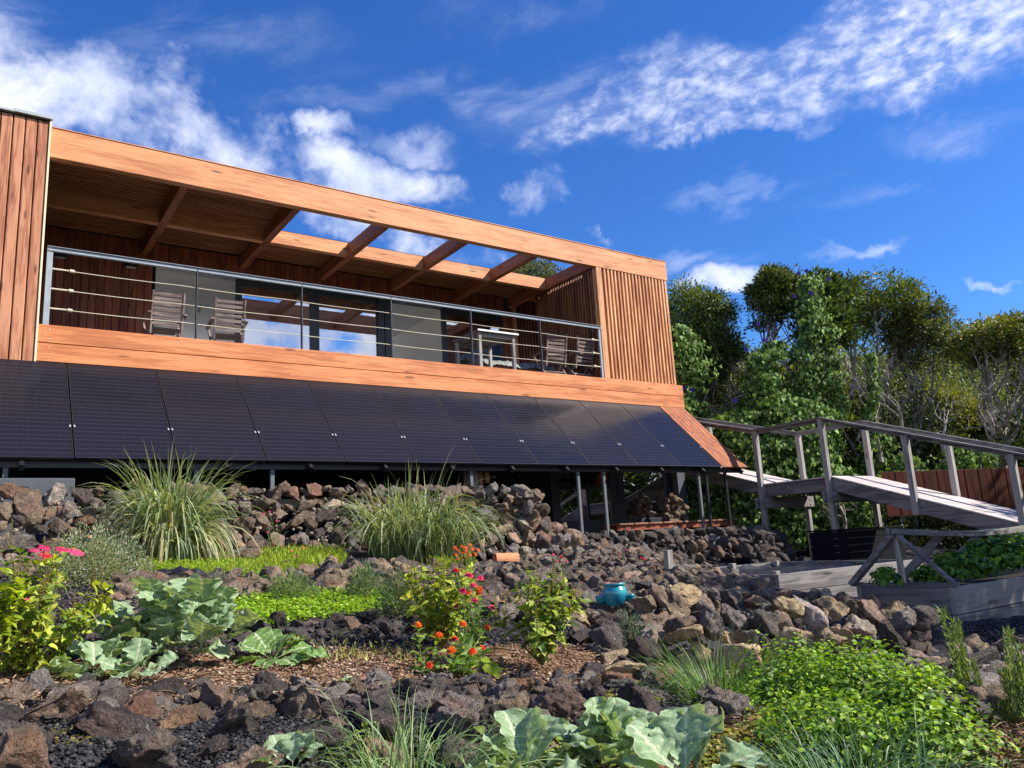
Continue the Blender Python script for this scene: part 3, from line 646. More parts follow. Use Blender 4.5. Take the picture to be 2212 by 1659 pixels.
# panel mounting: inclined rails and beams
zt, yt, zb_, yb = 2.83, 12.16, 1.325, 10.60
for x in np.arange(-.6, 13.3, 1.148): MB().bar((x, yt, zt-.12), (x, yb, zb_-.12), .05, .08).build('mounting_rail', M['black'], H)
B('mounting_beam', (-3.2, 13.3, 10.72, 10.80, 1.27-.05, 1.32), 'black', bevel=0)
# sloping boards at the end of the panels
slope = Vector((0, yb-yt, zb_-zt)); nrm = Vector((0, -(zt-zb_), -(yb-yt))).normalized(); nrm = Vector((0, -abs(zt-zb_), abs(yb-yt))).normalized()
for k in range(6):
    x = 12.575+k*.128; mm = MB().bar(Vector((x+.06, yt, zt))+nrm*.0, Vector((x+.06, yb-.02, zb_-.015)), .121, .025, up=(0, 0, 1)); mm.build('sloping_board', M['cedar_y'], H, bevel=.004)
# solar panels
WORDS = ['leftmost', 'second', 'third', 'fourth', 'fifth', 'sixth', 'seventh', 'eighth', 'ninth', 'tenth', 'rightmost']
SLd = slope.normalized(); Ls = slope.length; PWD = 1.134
me_g = bpy.data.meshes.new('cells'); me_f = None
def pvmesh():
    a = MB(); hw = PWD/2
    def P(u, v, h): return tuple(Vector((u, 0, 0))+SLd*v+nrm*h)
    fr = MB()
    for (u0, u1, v0, v1) in ((-hw, -hw+.012, 0, Ls), (hw-.012, hw, 0, Ls), (-hw+.012, hw-.012, 0, .012), (-hw+.012, hw-.012, Ls-.012, Ls)):
        fr.add([P(u0, v0, -.035), P(u1, v0, -.035), P(u1, v1, -.035), P(u0, v1, -.035), P(u0, v0, .003), P(u1, v0, .003), P(u1, v1, .003), P(u0, v1, .003)],
               [(0, 3, 2, 1), (4, 5, 6, 7), (0, 1, 5, 4), (1, 2, 6, 5), (2, 3, 7, 6), (3, 0, 4, 7)])
    me = bpy.data.meshes.new('glass'); me.from_pydata([P(-hw+.012, .012, 0), P(hw-.012, .012, 0), P(hw-.012, Ls-.012, 0), P(-hw+.012, Ls-.012, 0), P(-hw+.012, .012, -.03), P(hw-.012, .012, -.03), P(hw-.012, Ls-.012, -.03), P(-hw+.012, Ls-.012, -.03)], [], [(0, 3, 2, 1), (4, 5, 6, 7)])
    uvl = me.uv_layers.new(name='UVMap')
    for lp, uvv in zip(range(4), [(0, 0), (0, 1), (1, 1), (1, 0)]): uvl.data[lp].uv = uvv
    me.materials.append(M['pv'])
    cl = MB()
    for u in (-hw+.008, hw-.026):
        cl.add([P(u, Ls*.69, .003), P(u+.018, Ls*.69, .003), P(u+.018, Ls*.69+.045, .003), P(u, Ls*.69+.045, .003), P(u, Ls*.69, .012), P(u+.018, Ls*.69, .012), P(u+.018, Ls*.69+.045, .012), P(u, Ls*.69+.045, .012)],
               [(0, 3, 2, 1), (4, 5, 6, 7), (0, 1, 5, 4), (1, 2, 6, 5), (2, 3, 7, 6), (3, 0, 4, 7)])
    return fr, me, cl
fr, me, cl = pvmesh()
pv0 = thing('solar_panel', 'x', 'solar panel', (0, 0, 0), 'row of black solar panels under the balcony', local=True)
fr.build('frame', M['black'], pv0); link('glass', me, pv0); cl.build('clamp', M['steel_light'], pv0)
for k in range(11):
    o = pv0 if k == 0 else copy_tree(pv0)
    o.location = (1.08-1.148+1.148*k-PWD/2+.567*0+.57, yt, zt)
    o.location.x = 1.08+1.148*(k-.5)
    o['label'] = {0: 'leftmost solar panel of the row, cut by the left edge of the photo', 10: 'rightmost solar panel of the row, beside the sloping orange boards'}.get(k, '%s solar panel from the left in the sloping row under the balcony' % WORDS[k])

# ================================================================== BALCONY FURNITURE
def make_chair():
    t = thing('garden_chair', 'x', 'chair', local=True, group='slatted folding chairs on the balcony')
    m = M['teak']; a = .22   # lean of the backrest
    def bp(x, z): return (x, -.20-(z-.36)*a, z)
    for s in (-1, 1):
        MB().bar(bp(s*.235, .30), bp(s*.235, .98), .03, .045, up=(0, 1, 0)).build('back_post', m, t, bevel=.003)
        MB().bar((s*.262, -.30, .0), (s*.262, .25, .60), .028, .04).build('leg', m, t, bevel=.003)
        MB().bar((s*.205, .28, .0), (s*.205, -.16, .42), .028, .04).build('leg', m, t, bevel=.003)
        MB().bar((s*.275, -.30, .63), (s*.275, .26, .60), .055, .022).build('armrest', m, t, bevel=.003)
    for k in range(7):
        z = .46+k*.078; MB().bar(bp(-.22, z), bp(.22, z), .016, .052, up=(0, -a, 1)).build('back_slat', m, t, bevel=.002)
    for k in range(6):
        y = -.15+k*.075; MB().bar((-.22, y, .41+.02*k/5), (.22, y, .41+.02*k/5), .055, .018).build('seat_slat', m, t, bevel=.002)
    MB().bar((-.25, -.14, .19), (.25, -.14, .19), .03, .03).build('stretcher', m, t, bevel=.002)
    MB().bar((-.20, .2, .09), (.20, .2, .09), .03, .03).build('stretcher', m, t, bevel=.002)
    return t
ch = make_chair()
for k, (x, y, rz, lb) in enumerate([(2.52, 13.28, .02, 'left slatted wooden chair in front of the brown boarded wall'), (3.52, 13.25, -.10, 'slatted wooden chair left of the glass door reflecting clouds'),
                                    (10.10, 12.80, -.08, 'slatted wooden chair between the small table and the rightmost chair'), (10.83, 12.78, .05, 'rightmost slatted wooden chair beside the slatted side wall')]):
    o = ch if k == 0 else copy_tree(ch); o.location = (x, y, 3.342); o.rotation_euler = (0, 0, rz); o['label'] = lb
t = thing('wooden_table', 'tall weathered wooden table with a pale edge by the balcony railing', 'table', (8.55, 12.9, 3.342))
MB().box(8.06, 9.02, 12.42, 13.42, 4.15, 4.185).build('tabletop', M['grey_y'], t, bevel=.004)
MB().box(8.055, 9.025, 12.405, 12.419, 4.152, 4.186).build('edge_strip', M['white'], t)
MB().box(8.16, 8.93, 13.34, 13.37, 4.06, 4.148).build('apron', M['grey_x'], t, bevel=.003)
MB().box(8.16, 8.93, 12.47, 12.5, 4.06, 4.148).build('apron', M['grey_x'], t, bevel=.003)
for x in (8.10, 8.90):
    for y in (12.46, 13.31): MB().box(x, x+.065, y, y+.065, 3.342, 4.148).build('leg', M['grey_z'], t, bevel=.004)
t = thing('day_bed', 'low wooden day bed under a crumpled grey-green cover on the balcony', 'bench', (9.6, 13.9, 3.342))
MB().box(8.5, 10.7, 13.5, 13.54, 3.55, 3.80).box(8.5, 10.7, 14.3, 14.34, 3.55, 3.80).box(8.5, 8.54, 13.54, 14.3, 3.55, 3.8).build('frame', M['benchwood'], t, bevel=.005)
for x in (8.52, 9.55, 10.6): MB().bar((x, 13.53, 3.342), (x-.25 if x > 9 else x, 13.53, 3.6), .05, .05).build('leg', M['benchwood'], t)
gx, gy = np.meshgrid(np.linspace(8.45, 10.75, 60), np.linspace(13.44, 14.4, 26), indexing='ij')
gz = np.array([[3.90+.05*mnoise.noise((a*4, b*4, 0))+.05*abs(mnoise.noise((a*9, b*6, 5)))-.13*max(0, (13.52-b)/.08)-.13*max(0, (b-14.32)/.08) for b in gy[0]] for a in gx[:, 0]])
ii, jj = np.meshgrid(np.arange(59), np.arange(25), indexing='ij'); q = (ii*26+jj).ravel()
link('cover', npmesh('cover', np.stack([gx, gy, gz], -1).reshape(-1, 3), np.stack([q, q+1, q+27, q+26], 1)[:, ::-1].ravel(), 4, M['tarp'], None, True), t)
o = MB().add([(8.07, 13.9, 3.342), (8.33, 13.9, 3.342), (8.33, 14.2, 3.342), (8.07, 14.2, 3.342), (8.10, 13.93, 3.80), (8.30, 13.93, 3.77), (8.30, 14.17, 3.77), (8.10, 14.17, 3.80)], [(0, 3, 2, 1), (4, 5, 6, 7), (0, 1, 5, 4), (1, 2, 6, 5), (2, 3, 7, 6), (3, 0, 4, 7)]).build('storage_tub', M['yellow'], bevel=.02)
tag(o, 'small yellow tub on the balcony floor behind the table', 'tub')

# ================================================================== UNDER THE HOUSE
t = thing('wooden_bench', 'long low bench of reddish planks under the right end of the panels', 'bench', (11.6, 11.25, .115))
x = 10.05; k = 0
while x < 13.35:
    MB().box(x, x+.118, 11.0+.012*(k % 3), 11.5, .262, .292).build('plank', M['benchwood'], t, bevel=.004); x += .128; k += 1
MB().box(10.05, 13.3, 11.06, 11.10, .16, .26).box(10.05, 13.3, 11.4, 11.44, .16, .26).build('bearer', M['cedar_dark'], t)
for x in (10.3, 11.7, 13.1): MB().box(x, x+.08, 11.06, 11.44, .117, .16).build('leg', M['cedar_dark'], t)
o = B('concrete_wall', (-2.5, 1.085, 10.50, 10.62, .3, 1.075), 'concrete', bevel=.01); o.parent = None; o.location = (0, 0, 0); tag(o, 'smooth grey concrete wall at the left edge below the panels', 'wall')

# ================================================================== RAMP
RX0, RX1 = 13.65, 15.02
R = thing('wooden_ramp', 'weathered grey wooden ramp with railings, stepping down from the house to the right', 'ramp', (14.3, 9.5, -.6))
def dz(y):   # deck height
    return .96+(y-10.42)*.30 if y > 10.42 else (.96 if y > 8.9 else .96-(8.9-y)*.335)
Yl = [16.5, 10.42, 8.9, 4.2]
for a, b in zip(Yl, Yl[1:]):
    za, zb = dz(a), dz(b); ln = math.hypot(a-b, za-zb); nb = int(ln/.098)
    for k in range(nb):
        f0 = k/nb; f1 = (k+.93)/nb
        p = Vector((RX0-.03, a+(b-a)*f0, za+(zb-za)*f0)); q = Vector((RX0-.03, a+(b-a)*f1, za+(zb-za)*f1)); d = Vector((RX1-RX0+.06, 0, 0)); dn = Vector((0, 0, -.026))
        MB().add([p, p+d, q+d, q, p+dn, p+d+dn, q+d+dn, q+dn], [(0, 1, 2, 3)[::-1], (4, 5, 6, 7), (0, 4, 5, 1), (1, 5, 6, 2), (2, 6, 7, 3), (3, 7, 4, 0)]).build('tread', M['deckgrey'], R)
    for x in (RX0+.022, RX1-.022):
        MB().bar((x, a, za-.155), (x, b, zb-.155), .045, .235).build('stringer', M['grey_y'], R, bevel=.003)
PY = [(10.5, True), (8.93, True), (7.33, False), (5.68, False)]
def rz(y): return 2.10+(y-10.5)*.275 if y > 10.5 else (2.07 if y > 8.93 else 2.07-(8.93-y)*.335)
for x, sx in ((RX0-.05, -1), (RX1+.05, 1)):
    ys = [16.0, 10.5, 8.93, 4.3]
    for a, b in zip(ys, ys[1:]):
        MB().bar((x, a, rz(a)+.015), (x, b, rz(b)+.015), .13, .032).build('handrail', M['grey_y'], R, bevel=.003)
        MB().bar((x-sx*.045, a, rz(a)-.035), (x-sx*.045, b, rz(b)-.035), .03, .06).build('rail', M['grey_y'], R, bevel=.003)
    for y, full in PY:
        zb = float(G(x, y))-.1 if full else dz(y)-.31
        MB().box(x-.052, x+.052, y-.05, y+.05, zb, rz(y)-.004-(.012 if y < 8.9 else 0)).build('post', M['grey_z'], R, bevel=.004)
yy = float(onp(1533, 935, X=RX1+.05)[1])
for x in (RX0-.05, RX1+.05):
    MB().box(x-.052, x+.052, yy-.05, yy+.05, dz(yy)-.3, rz(yy)-.01).build('post', M['grey_z'], R, bevel=.004)
for y in (10.5, 8.93):
    for s in (-.075, .075):
        b_ = MB().box(RX0-.18, RX1+.18, y+s-.022, y+s+.022, .46, .68).build('cross_beam', M['grey_x'], R, bevel=.003)
    bt = MB()
    for x in (RX0-.05, RX1+.05):
        for z in (.52, .62): bt.tube([(x, y-.09, z), (x, y-.115, z)], .016, 8)
    bt.build('bolt', M['steel_light'], R)
# ================================================================== FENCE, BIN
a = onp(1903, 1020, t=18.0); b = onp(2330, 1006, t=18.4); d = b-a; L_ = float(np.linalg.norm(d[:2])); dd = d/L_; ang = math.atan2(d[1], d[0])
FN = thing('board_fence', 'dark red-brown vertical board fence behind the ramp', 'fence', tuple(a[:2])+(-.8,))
nb = int(L_/.165)
for k in range(nb):
    bm_ = MB().box(0, .157, -.012+.006*(k % 2), .012+.006*(k % 2), -1.0, 0).build('board', M['fence'], FN, bevel=.004)
    bm_.location = Vector(a+dd*.165*k)-FN.location; bm_.rotation_euler = (0, 0, ang)
for z in (-.25, -.75):
    bm_ = MB().box(0, L_, .02, .06, z, z+.09).build('rail', M['fence'], FN); bm_.location = Vector(a)-FN.location; bm_.rotation_euler = (0, -math.asin(dd[2]), ang)
a = onp(1830, 1149, t=14.9)
BN = thing('compost_bin', 'large black slatted bin behind the planting frame', 'bin', (a[0]+.9, a[1]+.3, -.8))
for k in range(6): MB().box(a[0], a[0]+1.9, a[1], a[1]+.02, -.85+k*.128, -.85+k*.128+.115).build('slat', M['blackwood'], BN, bevel=.003); MB().box(a[0]-.02, a[0]-.001, a[1]+.02, a[1]+.8, -.85+k*.128, -.85+k*.128+.115).build('slat', M['blackwood'], BN, bevel=.003)
MB().box(a[0]-.05, a[0]+1.95, a[1]-.03, a[1]+.85, -.075, -.045).build('lid', M['blackwood'], BN, bevel=.005)
MB().box(a[0]+.01, a[0]+1.88, a[1]+.03, a[1]+.78, -.85, -.08).build('lining', M['black'], BN)
# ================================================================== RAISED BEDS
def bed(t, x0, x1, y0, y1, ztop, tiers, th=.045, hh=.205):
    for k in range(tiers):
        z1 = ztop-k*(hh+.006); z0 = z1-hh; o_ = .012*k*(-1)**k
        MB().box(x0+o_, x1, y0+o_, y0+th+o_, z0, z1).build('side_board', M['grey_x'], t, bevel=.004)
        MB().box(x0+o_, x1, y1-th, y1, z0, z1).build('side_board', M['grey_x'], t, bevel=.004)
        MB().box(x0+.001+o_, x0+th+o_, y0+th+.001+o_, y1-th-.001, z0, z1).build('end_board', M['grey_y'], t, bevel=.004)
        MB().box(x1-th, x1, y0+th+.001, y1-th-.001, z0, z1).build('end_board', M['grey_y'], t, bevel=.004)
B1 = thing('raised_bed', 'empty low wooden raised bed lined with black sheeting, in the sun below the ramp', 'planter', (9.4, 7.2, -.9))
bed(B1, 7.83, 11.0, 5.96, 8.45, -.50, 3)
for x, y, h in ((7.92, 6.06, .035), (10.9, 8.3, .02), (9.9, 8.36, .04), (7.95, 8.35, .02)): MB().box(x-.04, x+.04, y-.04, y+.04, -.9, -.50+h).build('peg', M['grey_z'], B1, bevel=.003)
gx, gy = np.meshgrid(np.linspace(7.88, 10.95, 60), np.linspace(6.01, 8.4, 50), indexing='ij')
gz = np.array([[-.60+.05*mnoise.noise((p*2.5, q_*2.5, 0))+.06*abs(mnoise.noise((p*7, q_*5, 5)))+.07*max(0, 1-min(p-7.88, 10.95-p, q_-6.01, 8.4-q_)/.12) for q_ in gy[0]] for p in gx[:, 0]])
ii, jj = np.meshgrid(np.arange(59), np.arange(49), indexing='ij'); q = (ii*50+jj).ravel()
link('liner', npmesh('liner', np.stack([gx, gy, gz], -1).reshape(-1, 3), np.stack([q, q+1, q+51, q+50], 1)[:, ::-1].ravel(), 4, M['plastic'], None, True), B1)
B2 = thing('raised_bed', 'shaded wooden raised bed at the right edge with a triangular frame and leafy plants', 'planter', (7.8, 3.6, -.9))
bed(B2, 6.35, 10.2, 3.23, 4.05, -.51, 3)
MB().box(6.41, 6.50, 3.29, 3.38, -1.1, -.53).build('corner_post', M['grey_z'], B2)
MB().box(6.40, 10.15, 3.28, 4.0, -.62, -.58).build('soil', M['soilin'], B2)
AF = thing('planting_frame', 'triangular grey wooden cover frame standing on the right raised bed', 'frame', (7.8, 3.64, -.5))
ax, ay, az = 6.37, 3.64, -.085
MB().bar((ax, 3.22, -.49), (ax, ay, az), .03, .045, up=(1, 0, 0)).build('rafter', M['grey_y'], AF, bevel=.002)
MB().bar((ax-.03, 4.08, -.49), (ax-.03, ay, az), .045, .075, up=(1, 0, 0)).build('rafter', M['grey_y'], AF, bevel=.002)
MB().box(ax-.015, ax+.015, ay-.022, ay+.022, -.49, az-.02).build('king_post', M['grey_z'], AF, bevel=.002)
MB().box(ax-.02, ax+.02, 3.20, 4.1, -.508, -.478).build('sill', M['grey_y'], AF, bevel=.002)
for k in range(5):
    x = 7.15+k*.72; s = -.055*math.sin(math.pi*min(1, (x-6.3)/3.4))
    MB().bar((x, 4.08, -.49), (x, ay+.03, az+s), .07, .035, up=(1, 0, 0)).build('rafter', M['grey_y'], AF, bevel=.002)
for o_, dzz in ((-.022, 0), (.022, .012)):
    pts = [Vector((6.30+3.9*k/10, ay+o_, az+.02+dzz-.075*math.sin(math.pi*min(1, k/9)))) for k in range(11)]
    mb = MB()
    for p_, q_ in zip(pts, pts[1:]): mb.bar(p_, q_, .035, .04)
    mb.build('ridge', M['grey_x'], AF)
hg = MB()
for x in (7.0, 8.0): hg.box(x-.03, x+.03, ay-.03, ay+.03, az-.03, az-.018+.0)
hg.build('hinge', M['steel_light'], AF)

# ================================================================== DRY-STONE WALLS AND ROCKS
WM = dict(grey=4, brown=5, dark2=3, warm=3, pale=.6, red=1.2, tan=.3)
W1 = thing('stone_wall', 'tall dry-stone wall of mixed lava rocks below the solar panels', 'stone wall', (3.5, 10.1, 0))
drywall(W1, [(-1.6, 9.55, .18, .86), (1.0, 9.72, .18, .93)],   .07, .175, WM, 3500, .45, maxn=90, near=True)
drywall(W1, [(1.0, 9.74, .12, .93), (4.5, 9.85, .0, .95), (7.45, 9.95, -.2, .96)], .05, .155, WM, 9000, .45, maxn=205, near=True)
drywall(W1, [(7.3, 9.95, -.2, .95), (7.75, 10.1, -.2, .80)], .1, .21, WM, 900, .2, maxn=30)
W1e = thing('stone_wall', 'sloping end of the lava-rock wall, stepping down beside the dark glass doors', 'stone wall', (8, 10.1, 0))
drywall(W1e, [(7.75, 10.5, .1, .86), (7.78, 11.6, .1, .86)], .09, .2, WM, 700, .1, maxn=40)
drywall(W1e, [(7.4, 9.75, -.25, .55), (8.1, 9.9, -.3, .35), (8.5, 10.0, -.35, .12)], .08, .19, WM, 1500, .6, maxn=70)
drywall(W1e, [(7.0, 9.3, -.3, .15), (8.2, 9.4, -.35, .0), (8.6, 9.5, -.4, -.1)], .08, .17, WM, 1500, .6, maxn=60)
W2 = thing('stone_wall', 'low dark stone wall below the reddish bench', 'stone wall', (11, 10.4, -.3))
drywall(W2, [(8.2, 10.25, -.35, .13), (10.5, 10.3, -.42, .14), (12.6, 10.25, -.5, .12), (13.2, 10.1, -.55, .12)], .055, .15, dict(grey=4, dark2=4, brown=2, dark=2), 4000, .35, maxn=230)
W2b = thing('rock_pile', 'heap of dark rocks at the foot of the ramp posts', 'rocks', (12.6, 9.6, -.5))
drywall(W2b, [(11.6, 9.2, -.6, -.1), (12.6, 9.3, -.62, .02), (13.35, 9.6, -.62, -.05)], .06, .16, dict(dark=4, dark2=3, grey=1), 1500, .7, maxn=110)
W5 = thing('rock_pile', 'added heap of rocks at the glass doors under the house, standing in for a reflection', 'rocks', (13, 12, .1))  # stones added in place of rocks mirrored in the door glass
for k in range(46):
    f_ = random.random(); put_stone(W5, (12.35+.75*random.random()*(1-.3*f_), 12.05+.3*random.random(), .2+.75*f_), random.uniform(.07, .15), pick(WM), False)
def wallpt(x, yb, yt, t, dt=.15):
    p = onp(x, yb, t=t); q_ = onp(x, yt, t=t+dt); return (p[0], p[1], p[2], q_[2])
W3 = thing('stone_wall', 'retaining wall of large pale and yellowish rocks at right, behind the leafy mass', 'stone wall', (3.5, 3.5, -.7))
WY = dict(tan=2, pale=2, warm=3, grey=4, brown=3, dark2=4, dark=2)
BIG = [((1575, 1430, 4.62), (.21, .14, .17), 'tan'), ((1690, 1400, 4.75), (.19, .15, .18), 'tan'), ((1468, 1370, 4.75), (.15, .13, .085), 'tan'), ((1500, 1435, 4.6), (.11, .1, .15), 'tan'), ((1800, 1385, 4.95), (.10, .1, .15), 'warm'),
       ((1330, 1452, 4.0), (.16, .12, .08), 'tan'), ((1560, 1470, 4.5), (.13, .1, .09), 'pale')]
wp3 = [wallpt(1395, 1425, 1345, 4.75), wallpt(1500, 1480, 1330, 4.62), wallpt(1640, 1478, 1310, 4.65), wallpt(1800, 1460, 1292, 4.85), wallpt(1990, 1445, 1300, 5.1)]
for (x, y, tt_), s_, c_ in BIG: put_stone(W3, onp(x, y, t=tt_), 1, c_, True, sc=s_, rotz=-YAW+random.uniform(-.3, .3), tilt=.15)
drywall(W3, wp3, .04, .115, WY, 7000, .42, near=True, maxn=250, gap=.68)
drywall(W3, [wallpt(1985, 1445, 1300, 5.1), wallpt(2010, 1420, 1310, 5.7)], .07, .13, dict(grey=2, dark2=3, brown=1), 800, .1, near=True, maxn=35)
W3b = thing('stone_wall', 'upper course of the right rock wall, in front of the empty raised bed', 'stone wall', (5, 5, -.5))
drywall(W3b, [wallpt(1400, 1350, 1285, 5.35), wallpt(1530, 1340, 1262, 5.7), wallpt(1600, 1330, 1285, 5.8), wallpt(1760, 1320, 1272, 5.7), wallpt(1960, 1335, 1298, 5.5)], .04, .10, dict(tan=.8, warm=3, grey=4, brown=3, dark2=4), 5000, .5, near=True, maxn=280)
W4 = thing('stone_wall', 'middle terrace wall of grey-brown rocks behind the flowers, below the terracotta tile', 'stone wall', (4.5, 5.5, -.4))
for yb_, yt_, t_ in ((1330, 1275, 6.2), (1290, 1235, 7.2)):
    drywall(W4, [wallpt(1000, yb_-8, yt_-2, t_), wallpt(1150, yb_, yt_, t_), wallpt(1330, yb_+4, yt_+6, t_), wallpt(1500, yb_, yt_+4, t_), wallpt(1590, yb_-4, yt_+16, t_)], .045, .115, dict(grey=4, brown=4, warm=2, dark2=4, tan=.25), 5000, .4, near=True, maxn=145, gap=.64)
POT = onp(1325, 1300, t=5.75)
def zone(label, polys, name='rock_border', **k):
    c = hit(*np.mean(polys, axis=0)); t_ = thing(name, label, 'rocks', tuple(c)); scatter(t_, polys, **k); return t_
zone('big dark lava rocks scattered on black gravel at the bottom left', [(-60, 1530), (300, 1535), (700, 1530), (1100, 1540), (1400, 1530), (1560, 1530), (1450, 1600), (1150, 1700), (-60, 1700)], rmin=.035, rmax=.135, W=dict(dark=3, dark2=4, brown=3, grey=2, red=.7), n=1500, gap=.9, maxn=190, power=1.6, sink=.38, near=2)
zone('edging row of dark rocks in front of the brown soil bed', [(-60, 1500), (400, 1495), (900, 1480), (1350, 1465), (1500, 1475), (1560, 1510), (1300, 1530), (900, 1545), (-60, 1560)], rmin=.03, rmax=.088, W=dict(dark=3, dark2=4, brown=2, grey=3, red=.5), n=2500, gap=.76, maxn=240, sink=.35, near=2)
zone('dark rocks between the soil bed and the clover patch', [(-60, 1345), (300, 1340), (640, 1350), (880, 1325), (1000, 1335), (1000, 1380), (880, 1388), (400, 1400), (-60, 1440)], rmin=.03, rmax=.085, W=dict(dark=4, dark2=4, brown=2), n=2000, gap=.9, maxn=170, sink=.3)
zone('brownish rocks around the black liner in the middle left', [(230, 1250), (560, 1250), (760, 1225), (1000, 1228), (1000, 1290), (860, 1282), (640, 1275), (430, 1300), (230, 1300)], rmin=.04, rmax=.115, W=dict(dark2=3, brown=4, warm=3, grey=2, tan=.5), n=1800, gap=.8, maxn=200)
zone('sunlit rocky slope behind the teal pot', [(900, 1300), (990, 1228), (1100, 1208), (1240, 1205), (1460, 1218), (1560, 1262), (1600, 1300), (1560, 1345), (1400, 1352), (1250, 1345), (1010, 1345)], rmin=.03, rmax=.095, W=dict(grey=4, brown=4, warm=2, dark2=4, tan=.25), n=3500, gap=.8, maxn=280, sink=.3, avoid=[(POT[0], POT[1], .05)])
zone('grey rocks in shade below the right raised bed', [(1850, 1480), (1990, 1435), (2080, 1408), (2240, 1395), (2260, 1550), (2060, 1565), (1900, 1520)], rmin=.05, rmax=.135, W=dict(grey=4, dark2=2, warm=2, pale=2), n=900, gap=.8, maxn=90, power=1.3, sink=.4)
zone('small rocks and stones in front of the upper wall at left', [(-60, 1180), (280, 1190), (560, 1180), (560, 1215), (280, 1215), (-60, 1260)], rmin=.06, rmax=.15, W=WM, n=900, gap=.85, maxn=60)
zone('rocks beside the terracotta tile, below the wall end', [(1000, 1200), (1170, 1170), (1250, 1185), (1480, 1195), (1500, 1235), (1180, 1225)], rmin=.04, rmax=.11, W=dict(grey=3, brown=3, dark2=2, warm=2), n=1600, gap=.78, maxn=150, sink=.3)
zone('rocks on top of the right terrace around the stake', [(1420, 1225), (1560, 1228), (1640, 1260), (1660, 1300), (1540, 1300)], rmin=.05, rmax=.12, W=dict(grey=3, warm=2, dark2=3, tan=1), n=900, gap=.8, maxn=80)
zone('dark stones at the foot of the pale retaining wall', [(1340, 1440), (1480, 1480), (1640, 1480), (1640, 1520), (1420, 1500)], rmin=.03, rmax=.09, W=dict(dark=3, dark2=3, red=1), n=600, gap=.85, maxn=45)
zone('jumbled rocks right of the flowering plants', [(1220, 1340), (1400, 1345), (1430, 1420), (1340, 1440), (1250, 1390)], rmin=.05, rmax=.13, W=dict(dark2=4, grey=3, tan=1, dark=2), n=600, gap=.75, maxn=60)
print('stones', NST)
# gravel and mulch (small loose pieces)
def pebbles(name, poly, n, r0, r1, cols, label, flat=.7, t2=None):
    xs = [a for a, b in poly]; ys = [b for a, b in poly]
    cx = RS.uniform(min(xs), max(xs), n*3); cy = RS.uniform(min(ys), max(ys), n*3); k = inpoly(cx, cy, poly); cx = cx[k][:n]; cy = cy[k][:n]; P = hits(cx, cy); n = len(P)
    v = np.array([[1, 0, 0], [0, 1, 0], [-1, 0, 0], [0, -1, 0], [0, 0, .9], [0, 0, -.9]], float); f = [0, 1, 4, 1, 2, 4, 2, 3, 4, 3, 0, 4, 1, 0, 5, 2, 1, 5, 3, 2, 5, 0, 3, 5]
    r = r0+(r1-r0)*RS.rand(n)**2.2; a = RS.rand(n)*6.28; vv = v[None]*(1+.35*RS.randn(n, 6, 1)).clip(.4, 1.7)*r[:, None, None]; vv = vv*np.stack([np.ones(n), RS.uniform(.5, 1, n), np.full(n, flat)*RS.uniform(.6, 1.1, n)], 1)[:, None]
    c, s = np.cos(a)[:, None], np.sin(a)[:, None]; x = vv[:, :, 0]*c-vv[:, :, 1]*s; y = vv[:, :, 0]*s+vv[:, :, 1]*c
    V = np.stack([x, y, vv[:, :, 2]], -1)+P[:, None]+np.array([0, 0, .012])+0*r[:, None, None]
    F_ = (np.arange(n)[:, None]*6+np.array(f)[None]).ravel(); ci = RS.randint(0, len(cols), n); tint = np.array(cols)[ci]*(1+.25*RS.randn(n, 1)).clip(.4, 1.8)
    o = link(name, npmesh(name, V.reshape(-1, 3), F_, 3, M['pebble'], np.repeat(tint, 6, 0)), kind='stuff'); tag(o, label, 'gravel'); return o
DK = [(.025, .025, .028), (.045, .043, .046), (.075, .07, .07), (.016, .016, .02)]
BRN = [(.25, .155, .11), (.17, .10, .07), (.33, .23, .16), (.10, .065, .05), (.36, .29, .21), (.21, .125, .09)]
pebbles('gravel', [(-60, 1490), (1600, 1480), (1600, 1600), (1150, 1700), (-60, 1700)], 18000, .003, .014, DK, 'loose black scoria gravel among the big rocks')
pebbles('gravel', [(-60, 1320), (900, 1320), (1250, 1335), (1250, 1400), (900, 1400), (-60, 1450)], 10000, .005, .02, DK, 'black scoria gravel behind the soil bed')
pebbles('gravel', [(-60, 1230), (900, 1225), (900, 1330), (-60, 1345)], 9000, .006, .024, DK+[(.12, .10, .085), (.09, .07, .055)], 'mixed dark gravel and stone chips on the middle terrace')
pebbles('mulch', SOIL, 14000, .004, .016, BRN, 'brown crumbly soil and bark chips of the flower bed', .6)
pebbles('mulch', SOIL2, 4000, .004, .014, BRN[:4], 'dark soil crumbs at the bottom right', .6)
pebbles('gravel', [(2050, 1360), (2300, 1330), (2300, 1440), (2100, 1440)], 2500, .006, .025, DK, 'black gravel below the right raised bed')
def straws(name, poly, n, label, cols=((.55, .42, .24), (.42, .30, .17), (.30, .2, .12))):
    xs = [a for a, b in poly]; ys = [b for a, b in poly]; cx = RS.uniform(min(xs), max(xs), n*3); cy = RS.uniform(min(ys), max(ys), n*3); k = inpoly(cx, cy, poly); P = hits(cx[k][:n], cy[k][:n]); n = len(P)
    Dd = unit(np.c_[RS.randn(n, 2), .12*RS.randn(n)]); Nn = np.c_[.2*RS.randn(n, 2), np.ones(n)]
    me = leafmesh(name, P+[0, 0, .022], Dd, Nn, RS.uniform(.03, .11, n), RS.uniform(.0025, .006, n), T_DIAM, np.array(cols)[RS.randint(0, 3, n)], M['pebble']); o = link(name, me, kind='stuff'); tag(o, label, 'mulch')
straws('straw', SOIL, 1300, 'dry straw and twigs lying on the brown soil bed'); straws('straw', SOIL2, 900, 'dry stems lying on the soil at the bottom right')

